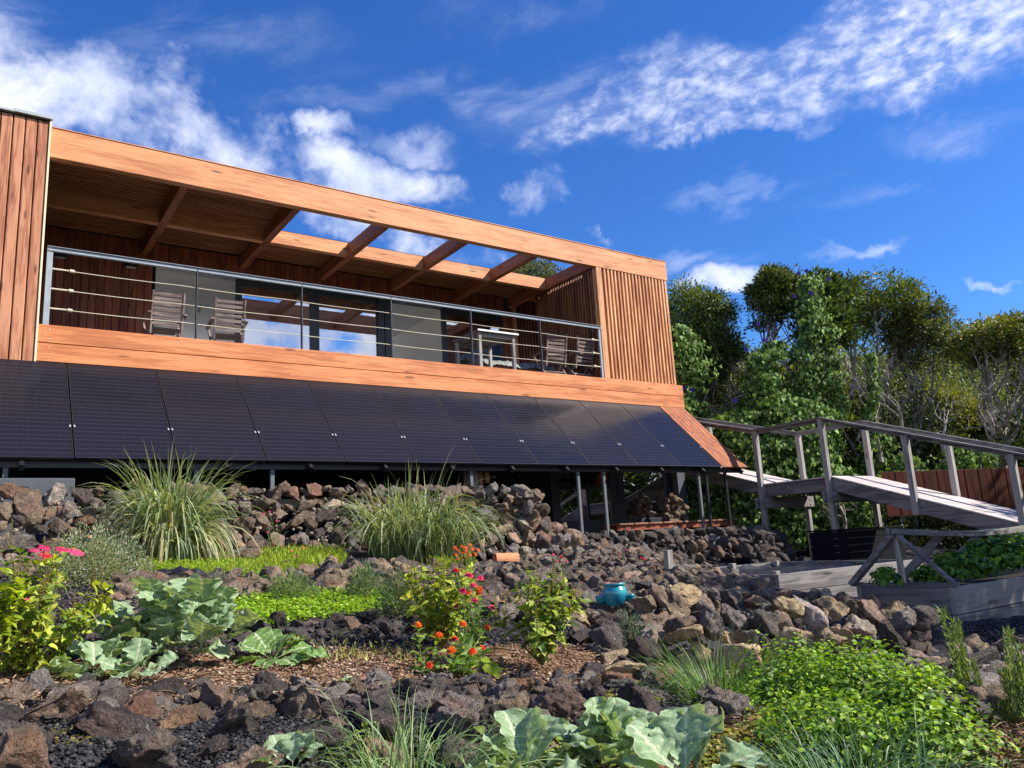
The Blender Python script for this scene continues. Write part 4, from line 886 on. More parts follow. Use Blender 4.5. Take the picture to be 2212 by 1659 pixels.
# ================================================================== SMALL PROPS
# teal strawberry pot
pz = POT[2]-.0
pr = onp(1325, 1252, t=5.75); k_ = 5.75/F_PX
S = 27*k_   # half width of the body
zt_ = onp(1325, 1258, t=5.75)[2]; zb2 = zt_-S*1.75
PT = thing('strawberry_pot', 'teal glazed pot with side pockets and a brown rim, sitting among the rocks', 'pot', (pr[0], pr[1], zb2))
prof = [(.0, 0), (.62, .0), (.74, .12), (.92, .45), (1.0, .85), (.99, 1.1), (.88, 1.34), (.78, 1.44), (.77, 1.50), (.86, 1.53), (.89, 1.60), (.885, 1.68), (.85, 1.72)]
MB().lathe([(a*S, b*S) for a, b in prof], 48, (pr[0], pr[1], zb2)).build('body', M['teal'], PT, True)
MB().lathe([(a*S, b*S) for a, b in [(.85, 1.721), (.80, 1.735), (.74, 1.71), (.70, 1.5), (.75, 1.1), (.6, .9), (.01, .9)]], 48, (pr[0], pr[1], zb2)).build('rim', plain('brown_glaze', (.20, .075, .04), .35, .5), PT, True)
for aa in (-.15, math.pi+.15, 1.6, -1.75):
    dx = RH*math.cos(aa)+FH*math.sin(aa); c = np.array([pr[0], pr[1], zb2])+dx*S*1.13+np.array([0, 0, S*.50])
    if aa == -1.75: continue
    q_ = .42*S
    MB().lathe([(.0, -.75*q_), (.45*q_, -.62*q_), (.85*q_, -.1*q_), (1.0*q_, .5*q_), (1.05*q_, .72*q_), (.93*q_, .74*q_), (.86*q_, .45*q_), (.0, .35*q_)], 24, tuple(c)).build('pocket', M['teal'], PT, True)
# terracotta barrel tile
c = onp(1090, 1212, t=8.0); mb = MB(); dt_ = Vector(RH*.95+FH*.3+np.array([0, 0, -.10])).normalized(); sd = Vector((0, 0, 1)).cross(dt_).normalized(); up = dt_.cross(sd)
prt = []
for k in range(11):
    a_ = math.pi*k/10; prt.append((math.cos(a_)*.08, math.sin(a_)*.08))
prt2 = [(x*.86, y*.86) for x, y in prt[::-1]]; ring = prt+prt2; n_ = len(ring)
vs = [Vector(c)+dt_*L_+sd*x*s_+up*(y*s_) for L_, s_ in ((-.10, .9), (.13, 1.1)) for x, y in ring]
mb.add(vs, [(k, (k+1) % n_, n_+(k+1) % n_, n_+k) for k in range(n_)]+[tuple(range(n_))[::-1], tuple(n_+k for k in range(n_))])
o = mb.build('roof_tile', M['terra'], smooth=False); tag(o, 'curved terracotta roof tile lying on the rocks', 'tile')
c2 = onp(1075, 1205, t=8.1)
# stake
c = onp(1447, 1237, t=8.6); o = MB().box(c[0]-.04, c[0]+.04, c[1]-.03, c[1]+.03, c[2]-.2, c[2]+.235).build('wooden_stake', M['grey_z'], bevel=.003); tag(o, 'short square grey wooden stake among the rocks left of the empty bed', 'stake')
# hose
pts = [onp(x, y, t=t_) for x, y, t_ in [(1000, 1115, 11.2), (1060, 1145, 10.9), (1110, 1195, 10.4), (1160, 1215, 9.6), (1215, 1235, 9.3), (1260, 1235, 9.2), (1310, 1240, 9.1), (1350, 1245, 9.0)]]
from mathutils.geometry import interpolate_bezier
sm = []
for i in range(len(pts)-1):
    p0, p1 = Vector(pts[i]), Vector(pts[i+1]); a_ = Vector(pts[max(i-1, 0)]); b_ = Vector(pts[min(i+2, len(pts)-1)])
    sm += interpolate_bezier(p0, p0+(p1-a_)/6, p1-(b_-p0)/6, p1, 8)[:-1]
sm = [Vector((p.x, p.y, max(p.z, float(G(p.x, p.y))+.05))) for p in sm]
o = MB().tube(sm, .012, 8).build('garden_hose', M['hose'], smooth=True); tag(o, 'black garden hose running down the rocks beside the wall end', 'hose')
# pond liner folds
def sheet(name, cpx, w_, d_, h_, label, seed):
    c = hit(*cpx); gx, gy = np.meshgrid(np.linspace(-w_/2, w_/2, 46), np.linspace(-d_/2, d_/2, 30), indexing='ij')
    WX = c[0]+RH[0]*gx+FH[0]*gy; WY_ = c[1]+RH[1]*gx+FH[1]*gy
    nz_ = np.array([abs(mnoise.noise((a*5+seed, b*7, 0)))*h_*1.5+abs(mnoise.noise((a*13, b*11+seed, 2)))*h_*.7 for a, b in zip(gx.ravel(), gy.ravel())]).reshape(gx.shape)
    edge = np.minimum(np.minimum(gx+w_/2, w_/2-gx)/.12, np.minimum(gy+d_/2, d_/2-gy)/.08).clip(0, 1)
    Z_ = G(WX, WY_)+nz_*edge+.03*edge-.05*(1-edge)+.02; ii, jj = np.meshgrid(np.arange(45), np.arange(29), indexing='ij'); q = (ii*30+jj).ravel()
    o = link(name, npmesh(name, np.stack([WX, WY_, Z_], -1).reshape(-1, 3), np.stack([q, q+30, q+31, q+1], 1).ravel(), 4, M['plastic'], None, True)); tag(o, label, 'plastic sheet')
sheet('pond_liner', (375, 1252), .62, .35, .055, 'crumpled black plastic liner among the rocks behind the large brassica', 3.1)
sheet('pond_liner', (620, 1228), .30, .20, .05, 'small fold of black plastic at the end of the bright green grass', 8.7)
o = MB().box(0, .012, 0, .03, 0, .01); 

# ================================================================== PLANT BUILDERS
def group_stems(mb, base, tip, r0, bend=.2, n=6):
    b = Vector(base); t_ = Vector(tip); mid = b.lerp(t_, .5)+Vector((random.uniform(-1, 1), random.uniform(-1, 1), random.uniform(.1, .8)))*bend*(t_-b).length*.3
    pts = [b*(1-s)**2+mid*2*s*(1-s)+t_*s*s for s in [k/n for k in range(n+1)]]
    mb.tube(pts, [r0*(1-.65*k/n) for k in range(n+1)], 5, False); return pts
def blades(name, base, n, H, R0, lean, droop, wdt, cols, parent=None, segs=8, kind=None, seed=0, bias=(0, 0)):
    rs = np.random.RandomState(seed); a = rs.rand(n)*2*np.pi; r = R0*np.sqrt(rs.rand(n)); L = H*rs.uniform(.55, 1.15, n)
    P0 = np.array(base)[None]+np.c_[np.cos(a)*r, np.sin(a)*r, np.zeros(n)]
    out = np.c_[np.cos(a+.5*rs.randn(n)), np.sin(a+.5*rs.randn(n)), np.zeros(n)]+np.array([bias[0], bias[1], 0]); ln = lean*(.25+1.0*rs.rand(n))*(.4+.6*r/max(R0, 1e-6))
    dr = droop*rs.uniform(.3, 1.35, n); d = unit(np.c_[out[:, :2]*ln[:, None], np.ones(n)]); pts = [P0]; step = L/segs
    kink = rs.rand(n) < .12
    for k in range(segs):
        pts.append(pts[-1]+d*step[:, None]); f = (k+1)/segs
        d = unit(d+np.c_[out[:, :2]*.10*dr[:, None], -(dr*f*1.15)][:, :3]*(1/segs*3.0)+np.where(kink & (k == int(segs*.55)), 1., 0)[:, None]*np.array([0, 0, -1.2]))
    Pm = np.stack(pts, 1); side = unit(np.cross(out, [0, 0, 1.0])+.35*rs.randn(n, 3)); prof = np.array([.75, 1, 1, .95, .85, .72, .55, .33, .04][:segs+1] if segs == 8 else np.linspace(1, .05, segs+1))
    Wd = wdt*rs.uniform(.6, 1.25, n); Lf = Pm-side[:, None]*prof[None, :, None]*Wd[:, None, None]/2; Rt = Pm+side[:, None]*prof[None, :, None]*Wd[:, None, None]/2
    V = np.stack([Lf, Rt], 2).reshape(-1, 3); kk = (segs+1)*2; fs = []
    for k in range(segs): fs += [2*k, 2*k+1, 2*k+3, 2*k+2]
    Fc = (np.arange(n)[:, None]*kk+np.array(fs)[None]).ravel(); ci = rs.randint(0, len(cols), n); tint = np.array(cols)[ci]*(1+.18*rs.randn(n, 1)).clip(.5, 1.6)
    return link(name, npmesh(name, V, Fc, 4, M['blade'], np.repeat(tint, kk, 0), True), parent, kind)
LEMON = [(.26, .35, .15), (.34, .41, .20), (.15, .23, .10), (.42, .42, .22), (.24, .32, .19)]
c = onp(362, 1207, t=8.55); T1_ = thing('lemongrass_clump', 'larger drooping clump of lemongrass in front of the stone wall at left', 'grass', tuple(c), 'lemongrass clumps')
blades('blades', c+[0, 0, -.03], 520, 1.18, .21, .30, 1.4, .024, LEMON, T1_, seed=1); blades('blades', c+[0, 0, -.03], 420, 1.05, .24, .42, 3.6, .022, LEMON+[(.45, .38, .2)], T1_, seed=2)
c = onp(872, 1212, t=9.7); T2_ = thing('lemongrass_clump', 'more upright lemongrass clump right of centre, before the wall end', 'grass', tuple(c), 'lemongrass clumps')
for k, (dx, n, h, rr_) in enumerate(((-.12, 330, 1.08, .26), (.5, 330, .98, .28), (.2, 220, 1.2, .3))):
    blades('blades', c+RH*dx+[0, 0, -.03], n, h, rr_, .42, 1.7, .021, [(.20, .28, .11), (.28, .36, .16), (.13, .19, .08), (.36, .38, .2)], T2_, seed=5+k)
blades('blades', c+RH*.05+[0, 0, -.03], 26, 1.45, .3, .35, .5, .02, [(.30, .38, .16)], T2_, seed=9)
def grass(name, label, px, n, H, R0, lean, droop, wdt, cols, seed=0, t=None, cat='grass', bias=(0, 0)):
    c = hit(*px) if t is None else onp(px[0], px[1], t=t); o = blades(name, c+[0, 0, -.02], n, H, R0, lean, droop, wdt, cols, seed=seed, bias=bias); tag(o, label, cat); return o
CH = [(.10, .22, .05), (.16, .30, .07), (.22, .34, .10), (.07, .15, .05)]
grass('chive_clump', 'arching clump of thin green leaves left of the leafy mass at lower right', (1560, 1560), 560, .42, .12, .9, 1.0, .0042, CH, 11, t=3.45)
grass('chive_clump', 'thin grassy clump at the very bottom, right of centre-left', (900, 1705), 620, .36, .2, 1.3, 1.9, .0045, [(.22, .34, .12), (.30, .40, .17), (.14, .24, .09)], 12, t=2.5, bias=(.25, -.1))
grass('chive_clump', 'bluish grass tuft in front of the leafy mass at the bottom right corner', (1860, 1720), 420, .26, .22, 1.0, 1.3, .0045, [(.08, .18, .08), (.12, .24, .12), (.2, .3, .14)], 13, t=2.35)
for k, (x, y, h, n, lb) in enumerate([(1690, 1345, .12, 70, 'little yellowish grass tuft in a gap of the pale rock wall'), (1160, 1250, .1, 60, 'tiny grass tuft below the hose'), (1815, 1440, .14, 60, 'shaded grass tuft at the foot of the rock wall near the bed'), (1990, 1535, .2, 90, 'tuft of weeds at the foot of the grey rocks on the right')]):
    grass('grass_tuft', lb, (x, y), n, h, .05, .8, 1.0, .005, [(.3, .34, .1), (.2, .28, .08)], 20+k)
# lawns
def turf(name, poly, n, H, cols, label, wdt=.006, cat='grass'):
    xs = [a for a, b in poly]; ys = [b for a, b in poly]; cx = RS.uniform(min(xs), max(xs), n*3); cy = RS.uniform(min(ys), max(ys), n*3); k = inpoly(cx, cy, poly); P = hits(cx[k][:n], cy[k][:n]); n = len(P)
    Dd = unit(np.c_[.4*RS.randn(n, 2), np.ones(n)]); Nn = np.c_[RS.randn(n, 2), .2*np.ones(n)]
    me = leafmesh(name, P-[0, 0, .01], Dd, Nn, H*RS.uniform(.5, 1.2, n), np.full(n, wdt)*RS.uniform(.7, 1.5, n), T_DIAM, np.array(cols)[RS.randint(0, len(cols), n)]*(1+.2*RS.randn(n, 1)).clip(.5, 1.6), M['blade']); o = link(name, me, kind='stuff'); tag(o, label, cat); return o
GY = [(.30, .42, .03), (.38, .48, .05), (.20, .34, .03), (.45, .50, .08)]
turf('bright_grass', LAWN, 9000, .085, GY, 'short bright green grass below the left lemongrass clump')
turf('bright_grass', [(560, 1195), (740, 1190), (745, 1218), (600, 1235)], 3500, .12, GY, 'taller bright grass between the two lemongrass clumps')
turf('bright_grass', [(930, 1205), (985, 1205), (985, 1232), (930, 1235)], 900, .13, GY, 'small bright grass patch at the foot of the right lemongrass clump')
turf('dry_grass', [(660, 1390), (900, 1400), (900, 1440), (700, 1430)], 170, .07, [(.4, .42, .15), (.3, .36, .08), (.45, .4, .25)], 'thin yellowish seedlings on the soil bed left of the flowers', .008)
# ground-cover of small round leaves
def cover(name, poly, n, h, size, cols, label, lumps=9, cat='ground cover', T=T_OVATE):
    xs = [a for a, b in poly]; ys = [b for a, b in poly]; cx = RS.uniform(min(xs), max(xs), n*3); cy = RS.uniform(min(ys), max(ys), n*3); k = inpoly(cx, cy, poly); P = hits(cx[k][:n], cy[k][:n]); n = len(P)
    hh = np.array([.5+.5*mnoise.noise((p[0]*lumps, p[1]*lumps, 0))+.5*mnoise.noise((p[0]*lumps*2.7, p[1]*lumps*2.7, 4)) for p in P]).clip(.05, 1.2)*h
    u_ = RS.rand(n)**.5; P = P+np.c_[np.zeros((n, 2)), hh*u_]
    Dd = unit(np.c_[RS.randn(n, 2), .35*RS.randn(n)]); Nn = unit(np.c_[.45*RS.randn(n, 2), np.ones(n)]); tint = np.array(cols)[RS.randint(0, len(cols), n)]*(1+.2*RS.randn(n, 1)).clip(.5, 1.6)
    s = size*RS.uniform(.6, 1.25, n); o = link(name, leafmesh(name, P, Dd, Nn, s, s*.85, T, tint, M['leaf']), kind='stuff'); tag(o, label, cat); return o
CL = [(.24, .42, .02), (.32, .50, .04), (.16, .32, .02), (.38, .52, .06)]
cover('clover_patch', CLOV, 9000, .085, .022, CL, 'bright green low leafy patch behind the large brassica')
cover('clover_patch', [(300, 1213), (470, 1208), (520, 1225), (420, 1240), (320, 1238)], 3000, .09, .024, CL, 'bright green rounded leaves at the foot of the left lemongrass')
cover('clover_patch', [(500, 1240), (600, 1232), (600, 1262), (530, 1268)], 1200, .08, .024, [(.1, .24, .04), (.16, .3, .05)], 'darker green leafy patch in front of the black plastic fold')
cover('creeping_plant', [(1290, 1515), (1380, 1490), (1440, 1510), (1400, 1545), (1310, 1550)], 1500, .05, .016, [(.28, .30, .05), (.36, .34, .08), (.2, .24, .04)], 'yellow-green creeping plant on black gravel above the front brassica')
cover('creeping_plant', [(1500, 1590), (1760, 1560), (1900, 1659), (1500, 1700)], 3000, .05, .018, [(.3, .3, .06), (.22, .26, .05), (.36, .30, .1)], 'yellowish creeping weeds on the soil right of the front brassica')
cover('creeping_plant', [(1060, 1640), (1240, 1590), (1300, 1690), (1060, 1700)], 1500, .07, .022, [(.22, .34, .06), (.3, .38, .08)], 'small leafy weeds left of the front brassica')
cover('creeping_plant', [(60, 1595), (250, 1560), (330, 1600), (120, 1620)], 500, .03, .013, [(.22, .2, .05), (.3, .26, .08)], 'sparse mossy weeds between the big bottom-left rocks')
# fine bushes
def finebush(name, label, px, t, rx, h, n, cols, size, asp=.3, cat='shrub', stems=14, tall=1.0, T=T_LANCE, seed=0, squash=1):
    c = onp(px[0], px[1], t=t); th = thing(name, label, cat, tuple(c)); rs = np.random.RandomState(seed+50); sb = MB()
    k = n; a = rs.rand(k)*6.283; rr = np.sqrt(rs.rand(k)); u_ = rs.rand(k)**.6
    lump = 1+.25*np.sin(a*3+seed)*rr
    P = np.c_[np.cos(a)*rr*rx*lump, np.sin(a)*rr*rx*lump*squash, h*u_*np.sqrt(np.clip(1.05-rr**2, .04, 1))*(1+.22*np.sin(a*5+3*rr+seed))]+c
    Dd = unit(P-c-np.array([0, 0, h*.2])+.5*h*rs.randn(k, 3)*.6+np.array([0, 0, .3*h])); Nn = unit(rs.randn(k, 3)*.6+[0, 0, 1]); tint = np.array(cols)[rs.randint(0, len(cols), k)]*(1+.22*rs.randn(k, 1)).clip(.4, 1.7)
    s = size*rs.uniform(.6, 1.3, k); link('foliage', leafmesh('foliage', P, Dd, Nn, s, s*asp, T, tint, M['leaf']), th, 'stuff')
    for _ in range(stems):
        j = rs.randint(0, k); group_stems(sb, c, P[j], .004+.006*h, .3, 4)
    sb.build('stems', M['stem'], th); return th
SAGE = [(.22, .30, .16), (.28, .34, .22), (.16, .24, .12), (.32, .36, .20)]
finebush('grey_green_bush', 'large grey-green bush with tiny pale flowers at the left, behind the pink flowers', (195, 1275), 6.6, .42, .46, 9000, SAGE+[(.5, .46, .4)], .026, .42, seed=1)
finebush('lavender', 'soft grey-green feathery bush above the clover patch', (625, 1300), 6.0, .17, .19, 2200, [(.24, .34, .14), (.32, .40, .2), (.16, .26, .1)], .035, .12, seed=2)
finebush('lavender', 'second feathery grey bush beside the yellow-green basil, middle', (790, 1290), 6.2, .14, .22, 1500, [(.16, .26, .12), (.22, .3, .17)], .035, .12, seed=3)
finebush('lavender', 'dark feathery bush touching the left side of the tall basil', (860, 1330), 5.3, .13, .26, 1500, [(.10, .18, .09), (.16, .24, .13)], .035, .12, seed=4)
finebush('lavender', 'small silvery herb right of the black liner', (470, 1268), 6.6, .09, .13, 600, [(.30, .34, .26), (.24, .28, .2)], .022, .2, seed=5)
finebush('wormwood', 'brownish grey herb beside the clover patch, right of the brassica', (455, 1350), 4.9, .11, .16, 900, [(.30, .25, .22), (.22, .2, .15), (.16, .2, .1)], .02, .3, seed=6)
finebush('lavender', 'bluish feathery sprig in the shade right of the basil', (1362, 1395), 4.9, .09, .20, 260, [(.10, .17, .12), (.16, .24, .17)], .04, .12, seed=7)

# ------------------------------------------------------------------ basil and zinnias
def basil(name, label, px, t, hpx, wpx, nst, cols, seed, spike=.6, leafL=.052, cat='plant', lean=(0, 0), spikecol=((.42, .46, .10), (.5, .52, .16))):
    c = onp(px[0], px[1], t=t); k_ = t/F_PX; Hh = hpx*k_; Wd = wpx*k_/2; th = thing(name, label, cat, tuple(c)); rs = np.random.RandomState(seed); sb = MB(); sp_ = MB()
    PP, DD, NN_, LL, TT_ = [], [], [], [], []; sP, sD, sL = [], [], []
    for i in range(nst):
        a = rs.rand()*6.283; rr = math.sqrt(rs.rand()); hh = Hh*(1-.38*rr**2)*rs.uniform(.72, 1.03)
        tip = np.array([c[0]+math.cos(a)*rr*Wd*.9+lean[0]*Hh, c[1]+math.sin(a)*rr*Wd*.9+lean[1]*Hh, c[2]+hh])
        pts = [np.array(p) for p in group_stems(sb, c, tip, .0055, .35, 8)]
        for k in range(2, 9):
            p = pts[k]; d = unit(pts[k]-pts[k-1]); s1 = unit(np.cross(d, [math.cos(k*1.57+a), math.sin(k*1.57+a), .1]))
            for sgn in (1, -1, 1):
                dd = unit(s1*sgn+d*rs.uniform(-.1, .7)+rs.randn(3)*.28+np.array([0, 0, -.15])); PP.append(p+rs.randn(3)*.006); DD.append(dd); NN_.append(unit(d+rs.randn(3)*.35)); LL.append(leafL*rs.uniform(.55, 1.2)*(1.1 if k > 3 else .8)); TT_.append(cols[rs.randint(len(cols))])
                if sgn == 1:   # side shoots
                    q_ = p+dd*leafL*.8
                    for _ in range(1): PP.append(q_); DD.append(unit(dd+rs.randn(3)*.6)); NN_.append(unit(rs.randn(3)*.5+[0, 0, 1])); LL.append(leafL*rs.uniform(.35, .75)); TT_.append(cols[rs.randint(len(cols))])
        if rs.rand() < spike:
            ln = Hh*rs.uniform(.14, .26); nn_ = int(ln/.011)
            for k in range(nn_):
                p = tip+np.array([0, 0, ln*k/nn_])
                for q_ in range(6): sP.append(p); b = q_*1.047+k*.5; sD.append((math.cos(b), math.sin(b), .25)); sL.append(.011*(1.15-.7*k/nn_))
            sb.tube([tip, tip+np.array([0, 0, ln])], .0018, 4, False)
    n = len(PP); LL = np.array(LL); TTn = np.array(TT_)*(1+.18*rs.randn(n, 1)).clip(.5, 1.6)
    link('foliage', leafmesh('foliage', np.array(PP), np.array(DD), np.array(NN_), LL, LL*.52, T_OVATE, TTn, M['leaf'], True), th, 'stuff')
    if sP:
        m_ = len(sP); sc = np.array(spikecol)[rs.randint(0, len(spikecol), m_)]; link('flower_spikes', leafmesh('flower_spikes', np.array(sP), np.array(sD), np.tile([0, 0, 1.], (m_, 1)), np.array(sL)*1.2, np.array(sL)*.9, T_OVATE, sc, M['leaf']), th, 'stuff')
    sb.build('stems', M['stem'], th); return th
BY = [(.30, .38, .03), (.40, .46, .05), (.20, .30, .03), (.48, .50, .07), (.14, .24, .03)]
BG = [(.16, .27, .03), (.24, .34, .04), (.34, .42, .06), (.10, .19, .03), (.40, .44, .08)]
basil('basil_plant', 'big straggly basil bush at the left edge with brown seed heads', (50, 1478), 3.45, 275, 370, 34, BY, 3, .5, .052, spikecol=((.30, .17, .12), (.36, .24, .16), (.4, .42, .1)))
basil('basil_plant', 'yellow-green leafy basil shoots cut by the left edge, in front', (-35, 1440), 3.1, 200, 150, 10, [(.34, .44, .04), (.24, .36, .03), (.42, .5, .06)], 4, .2, .062)
basil('basil_plant', 'tall yellowish basil with upright flower spikes behind the zinnias', (955, 1405), 4.6, 190, 205, 24, BY, 5, .9, .058)
basil('basil_plant', 'green basil bush on one stem, right of the zinnias', (1172, 1437), 4.15, 190, 205, 22, BG, 6, .8, .056)
def flower(parent, p, nrm_, r, col, ccol, rs, rings=3, np_=12, wide=.42):
    """zinnia head: petals in rings and a yellow-brown centre"""
    nrm_ = unit(np.array(nrm_, float)); a0 = unit(np.cross(nrm_, [.3, .2, .9])); b0 = np.cross(nrm_, a0); P, D_, N_, L_, C_ = [], [], [], [], []
    for k in range(rings):
        nn = np_-2*k
        for i in range(nn):
            an = 6.283*(i+.5*k)/nn+rs.uniform(-.1, .1); d = a0*math.cos(an)+b0*math.sin(an)+nrm_*(-.12+.30*k); P.append(p+nrm_*(.004*k)); D_.append(d); N_.append(nrm_); L_.append(r*(1-.22*k)*rs.uniform(.88, 1.08)); C_.append(np.array(col)*rs.uniform(.75, 1.2))

    L_ = np.array(L_); me = leafmesh('flower', np.array(P), np.array(D_), np.array(N_), L_, L_*wide, T_OVATE, np.array(C_), M['petal'], True)
    o = link('flower', me, parent)
    m_ = 26; an = rs.rand(m_)*6.283; rr = np.sqrt(rs.rand(m_))*r*.30; Pc = p+nrm_*.010+a0*(np.cos(an)*rr)[:, None]+b0*(np.sin(an)*rr)[:, None]
    me = leafmesh('flower_centre', Pc, nrm_[None]+.35*rs.randn(m_, 3), np.tile(a0, (m_, 1)), np.full(m_, r*.2), np.full(m_, r*.13), T_DIAM, np.array(ccol)*(1+.25*rs.randn(m_, 1)).clip(.5, 1.5), M['petal'])
    link('flower_centre', me, o); return o
ORG = (.85, .14, .015); ORR = (.72, .06, .015); MAG = (.72, .02, .16); PNK = (.78, .07, .22); RED = (.60, .02, .03); YC = (.85, .55, .05); BC = (.25, .06, .03)
def zinnia(label, px, t, heads, leafcols, seed, leafL=.075, group=None, fr_=.026, name='zinnia_plant', cat='flowers', nl=7, lw=.34, rings=3, np_=12):
    """heads: (col, row, colour, dt)"""
    c = onp(px[0], px[1], t=t); th = thing(name, label, cat, tuple(c), group); rs = np.random.RandomState(seed); sb = MB(); PP, DD, NN_, LL = [], [], [], []
    for (x, y, colr, dt2) in heads:
        tip = onp(x, y, t=t+dt2); base = c+np.array([rs.uniform(-.03, .03), rs.uniform(-.03, .03), -.01]); pts = [np.array(p) for p in group_stems(sb, base, tip, .0038, .25, nl)]
        view = unit(-tip); flower(th, tip, unit(np.array([0, 0, 1.0])*rs.uniform(.6, 1.1)+view*.5+rs.randn(3)*.25+np.array(TOSUN)*.4), fr_*rs.uniform(.82, 1.12), colr, YC if rs.rand() < .7 else BC, rs, rings, np_)
        for k in range(1, nl):
            p = pts[k]; d = unit(pts[k]-pts[k-1]); an = k*1.57+rs.uniform(-.4, .4); s1 = np.array([math.cos(an), math.sin(an), 0])
            for sg in (1, -1): PP.append(p); DD.append(unit(s1*sg+d*.45+rs.randn(3)*.2)); NN_.append(unit(d+rs.randn(3)*.25)); LL.append(leafL*rs.uniform(.6, 1.15)*(1.1-.5*k/nl))
    n = len(PP); LL = np.array(LL); tint = np.array(leafcols)[rs.randint(0, len(leafcols), n)]*(1+.18*rs.randn(n, 1)).clip(.5, 1.5)
    link('leaves', leafmesh('leaves', np.array(PP), np.array(DD), np.array(NN_), LL, LL*lw, T_OVATE, tint, M['leaf'], True), th, 'stuff'); sb.build('stems', M['stemg'], th); return th
ZG = [(.14, .26, .05), (.20, .33, .07), (.09, .19, .04), (.28, .38, .10)]
zinnia('zinnia with orange-red heads low on the left of the flower clump', (925, 1470), 3.95, [(903, 1350, ORG, 0), (928, 1437, ORR, -.1), (885, 1395, ORG, .15), (960, 1400, ORR, .1)][:2]+[(948, 1372, ORG, .12)], ZG, 31, .085, nl=9, group='zinnias')
zinnia('zinnia with orange heads in the middle of the flower clump', (985, 1475), 3.85, [(1000, 1348, ORG, .1), (975, 1404, ORG, -.05), (1020, 1407, ORR, -.1), (1052, 1355, ORG, .25)], ZG, 32, .095, nl=9, group='zinnias')
zinnia('tall zinnia with magenta and pink heads above the orange ones', (1020, 1440), 4.25, [(1000, 1277, MAG, 0), (1013, 1243, MAG, 0), (1038, 1249, PNK, .1), (1022, 1264, PNK, .15), (1035, 1273, ORG, .05), (1025, 1297, MAG, -.1), (1063, 1313, PNK, 0), (1036, 1283, MAG, .1), (985, 1232, RED, .2), (988, 1310, PNK, .2), (1012, 1280, ORG, .2)], ZG, 33, .07, nl=10, group='zinnias', fr_=.026)
zinnia('leafy zinnia with broad pale leaves at the bottom of the flower clump', (1045, 1480), 3.7, [(983, 1380, RED, .3), (1040, 1400, ORR, .25)], [(.24, .36, .10), (.32, .42, .15), (.18, .30, .07)], 34, .13, nl=8, group='zinnias', lw=.36)
# further small zinnias
zinnia('small orange zinnia bush right of the right lemongrass clump', (1020, 1222), 8.6, [(1006+11*math.cos(k*2.4)*math.sqrt(k/14)*2.6, 1192+12*math.sin(k*2.4)*math.sqrt(k/14)*1.6, ORG if k % 4 else ORR, -.1+.02*k) for k in range(15)], ZG, 41, .06, fr_=.028, nl=5, rings=2, np_=9, group='zinnias')
zinnia('tiny pink-flowered plant on the slope right of the hose', (1205, 1235), 8.9, [(1195, 1198, PNK, 0), (1212, 1202, RED, 0), (1203, 1212, PNK, .1), (1225, 1212, PNK, 0)], ZG, 42, .05, fr_=.024, nl=5, rings=2, np_=8)
zinnia('small pink-flowered plant in the middle of the rocky slope', (1345, 1235), 9.6, [(1341, 1198, RED, 0), (1352, 1188, PNK, 0), (1335, 1213, PNK, 0)], ZG, 43, .055, fr_=.022, nl=5, rings=2, np_=8)
zinnia('small red-flowered plant left of the wooden stake', (1375, 1235), 9.4, [(1370, 1212, RED, 0), (1385, 1205, RED, 0), (1392, 1208, RED, .1), (1378, 1222, RED, 0)], ZG, 44, .05, fr_=.022, nl=5, rings=2, np_=8)
zinnia('tall thin pink-flowered plant in front of the stone wall', (600, 1215), 8.9, [(570, 1110, PNK, 0), (582, 1105, PNK, .1), (598, 1125, PNK, 0), (578, 1150, PNK, 0), (590, 1175, PNK, 0)], [(.26, .36, .08), (.18, .28, .06)], 45, .05, fr_=.02, nl=8, rings=2, np_=8)
zinnia('small salmon-flowered plant in the bright grass', (660, 1228), 8.5, [(630, 1190, (.8, .16, .12), 0), (655, 1183, (.8, .16, .12), 0), (648, 1205, (.8, .16, .12), 0), (668, 1212, (.8, .16, .12), 0), (640, 1200, PNK, 0)], [(.26, .36, .08), (.18, .28, .06)], 46, .055, fr_=.022, nl=5, rings=2, np_=8)
zinnia('large pink daisy-like flowers above the basil at the left', (110, 1300), 5.2, [(96, 1183, MAG, 0), (100, 1200, (.6, .01, .05), -.1), (135, 1187, MAG, 0), (160, 1190, PNK, 0), (75, 1188, PNK, .1), (172, 1194, PNK, .1)], [(.18, .28, .10)], 47, .04, fr_=.046, nl=6, rings=1, np_=9, name='cosmos_plant', lw=.2)
zinnia('little magenta flower deep in the left basil bush', (60, 1380), 4.0, [(55, 1298, MAG, 0)], ZG, 48, .04, fr_=.03, nl=4, rings=2, np_=8)

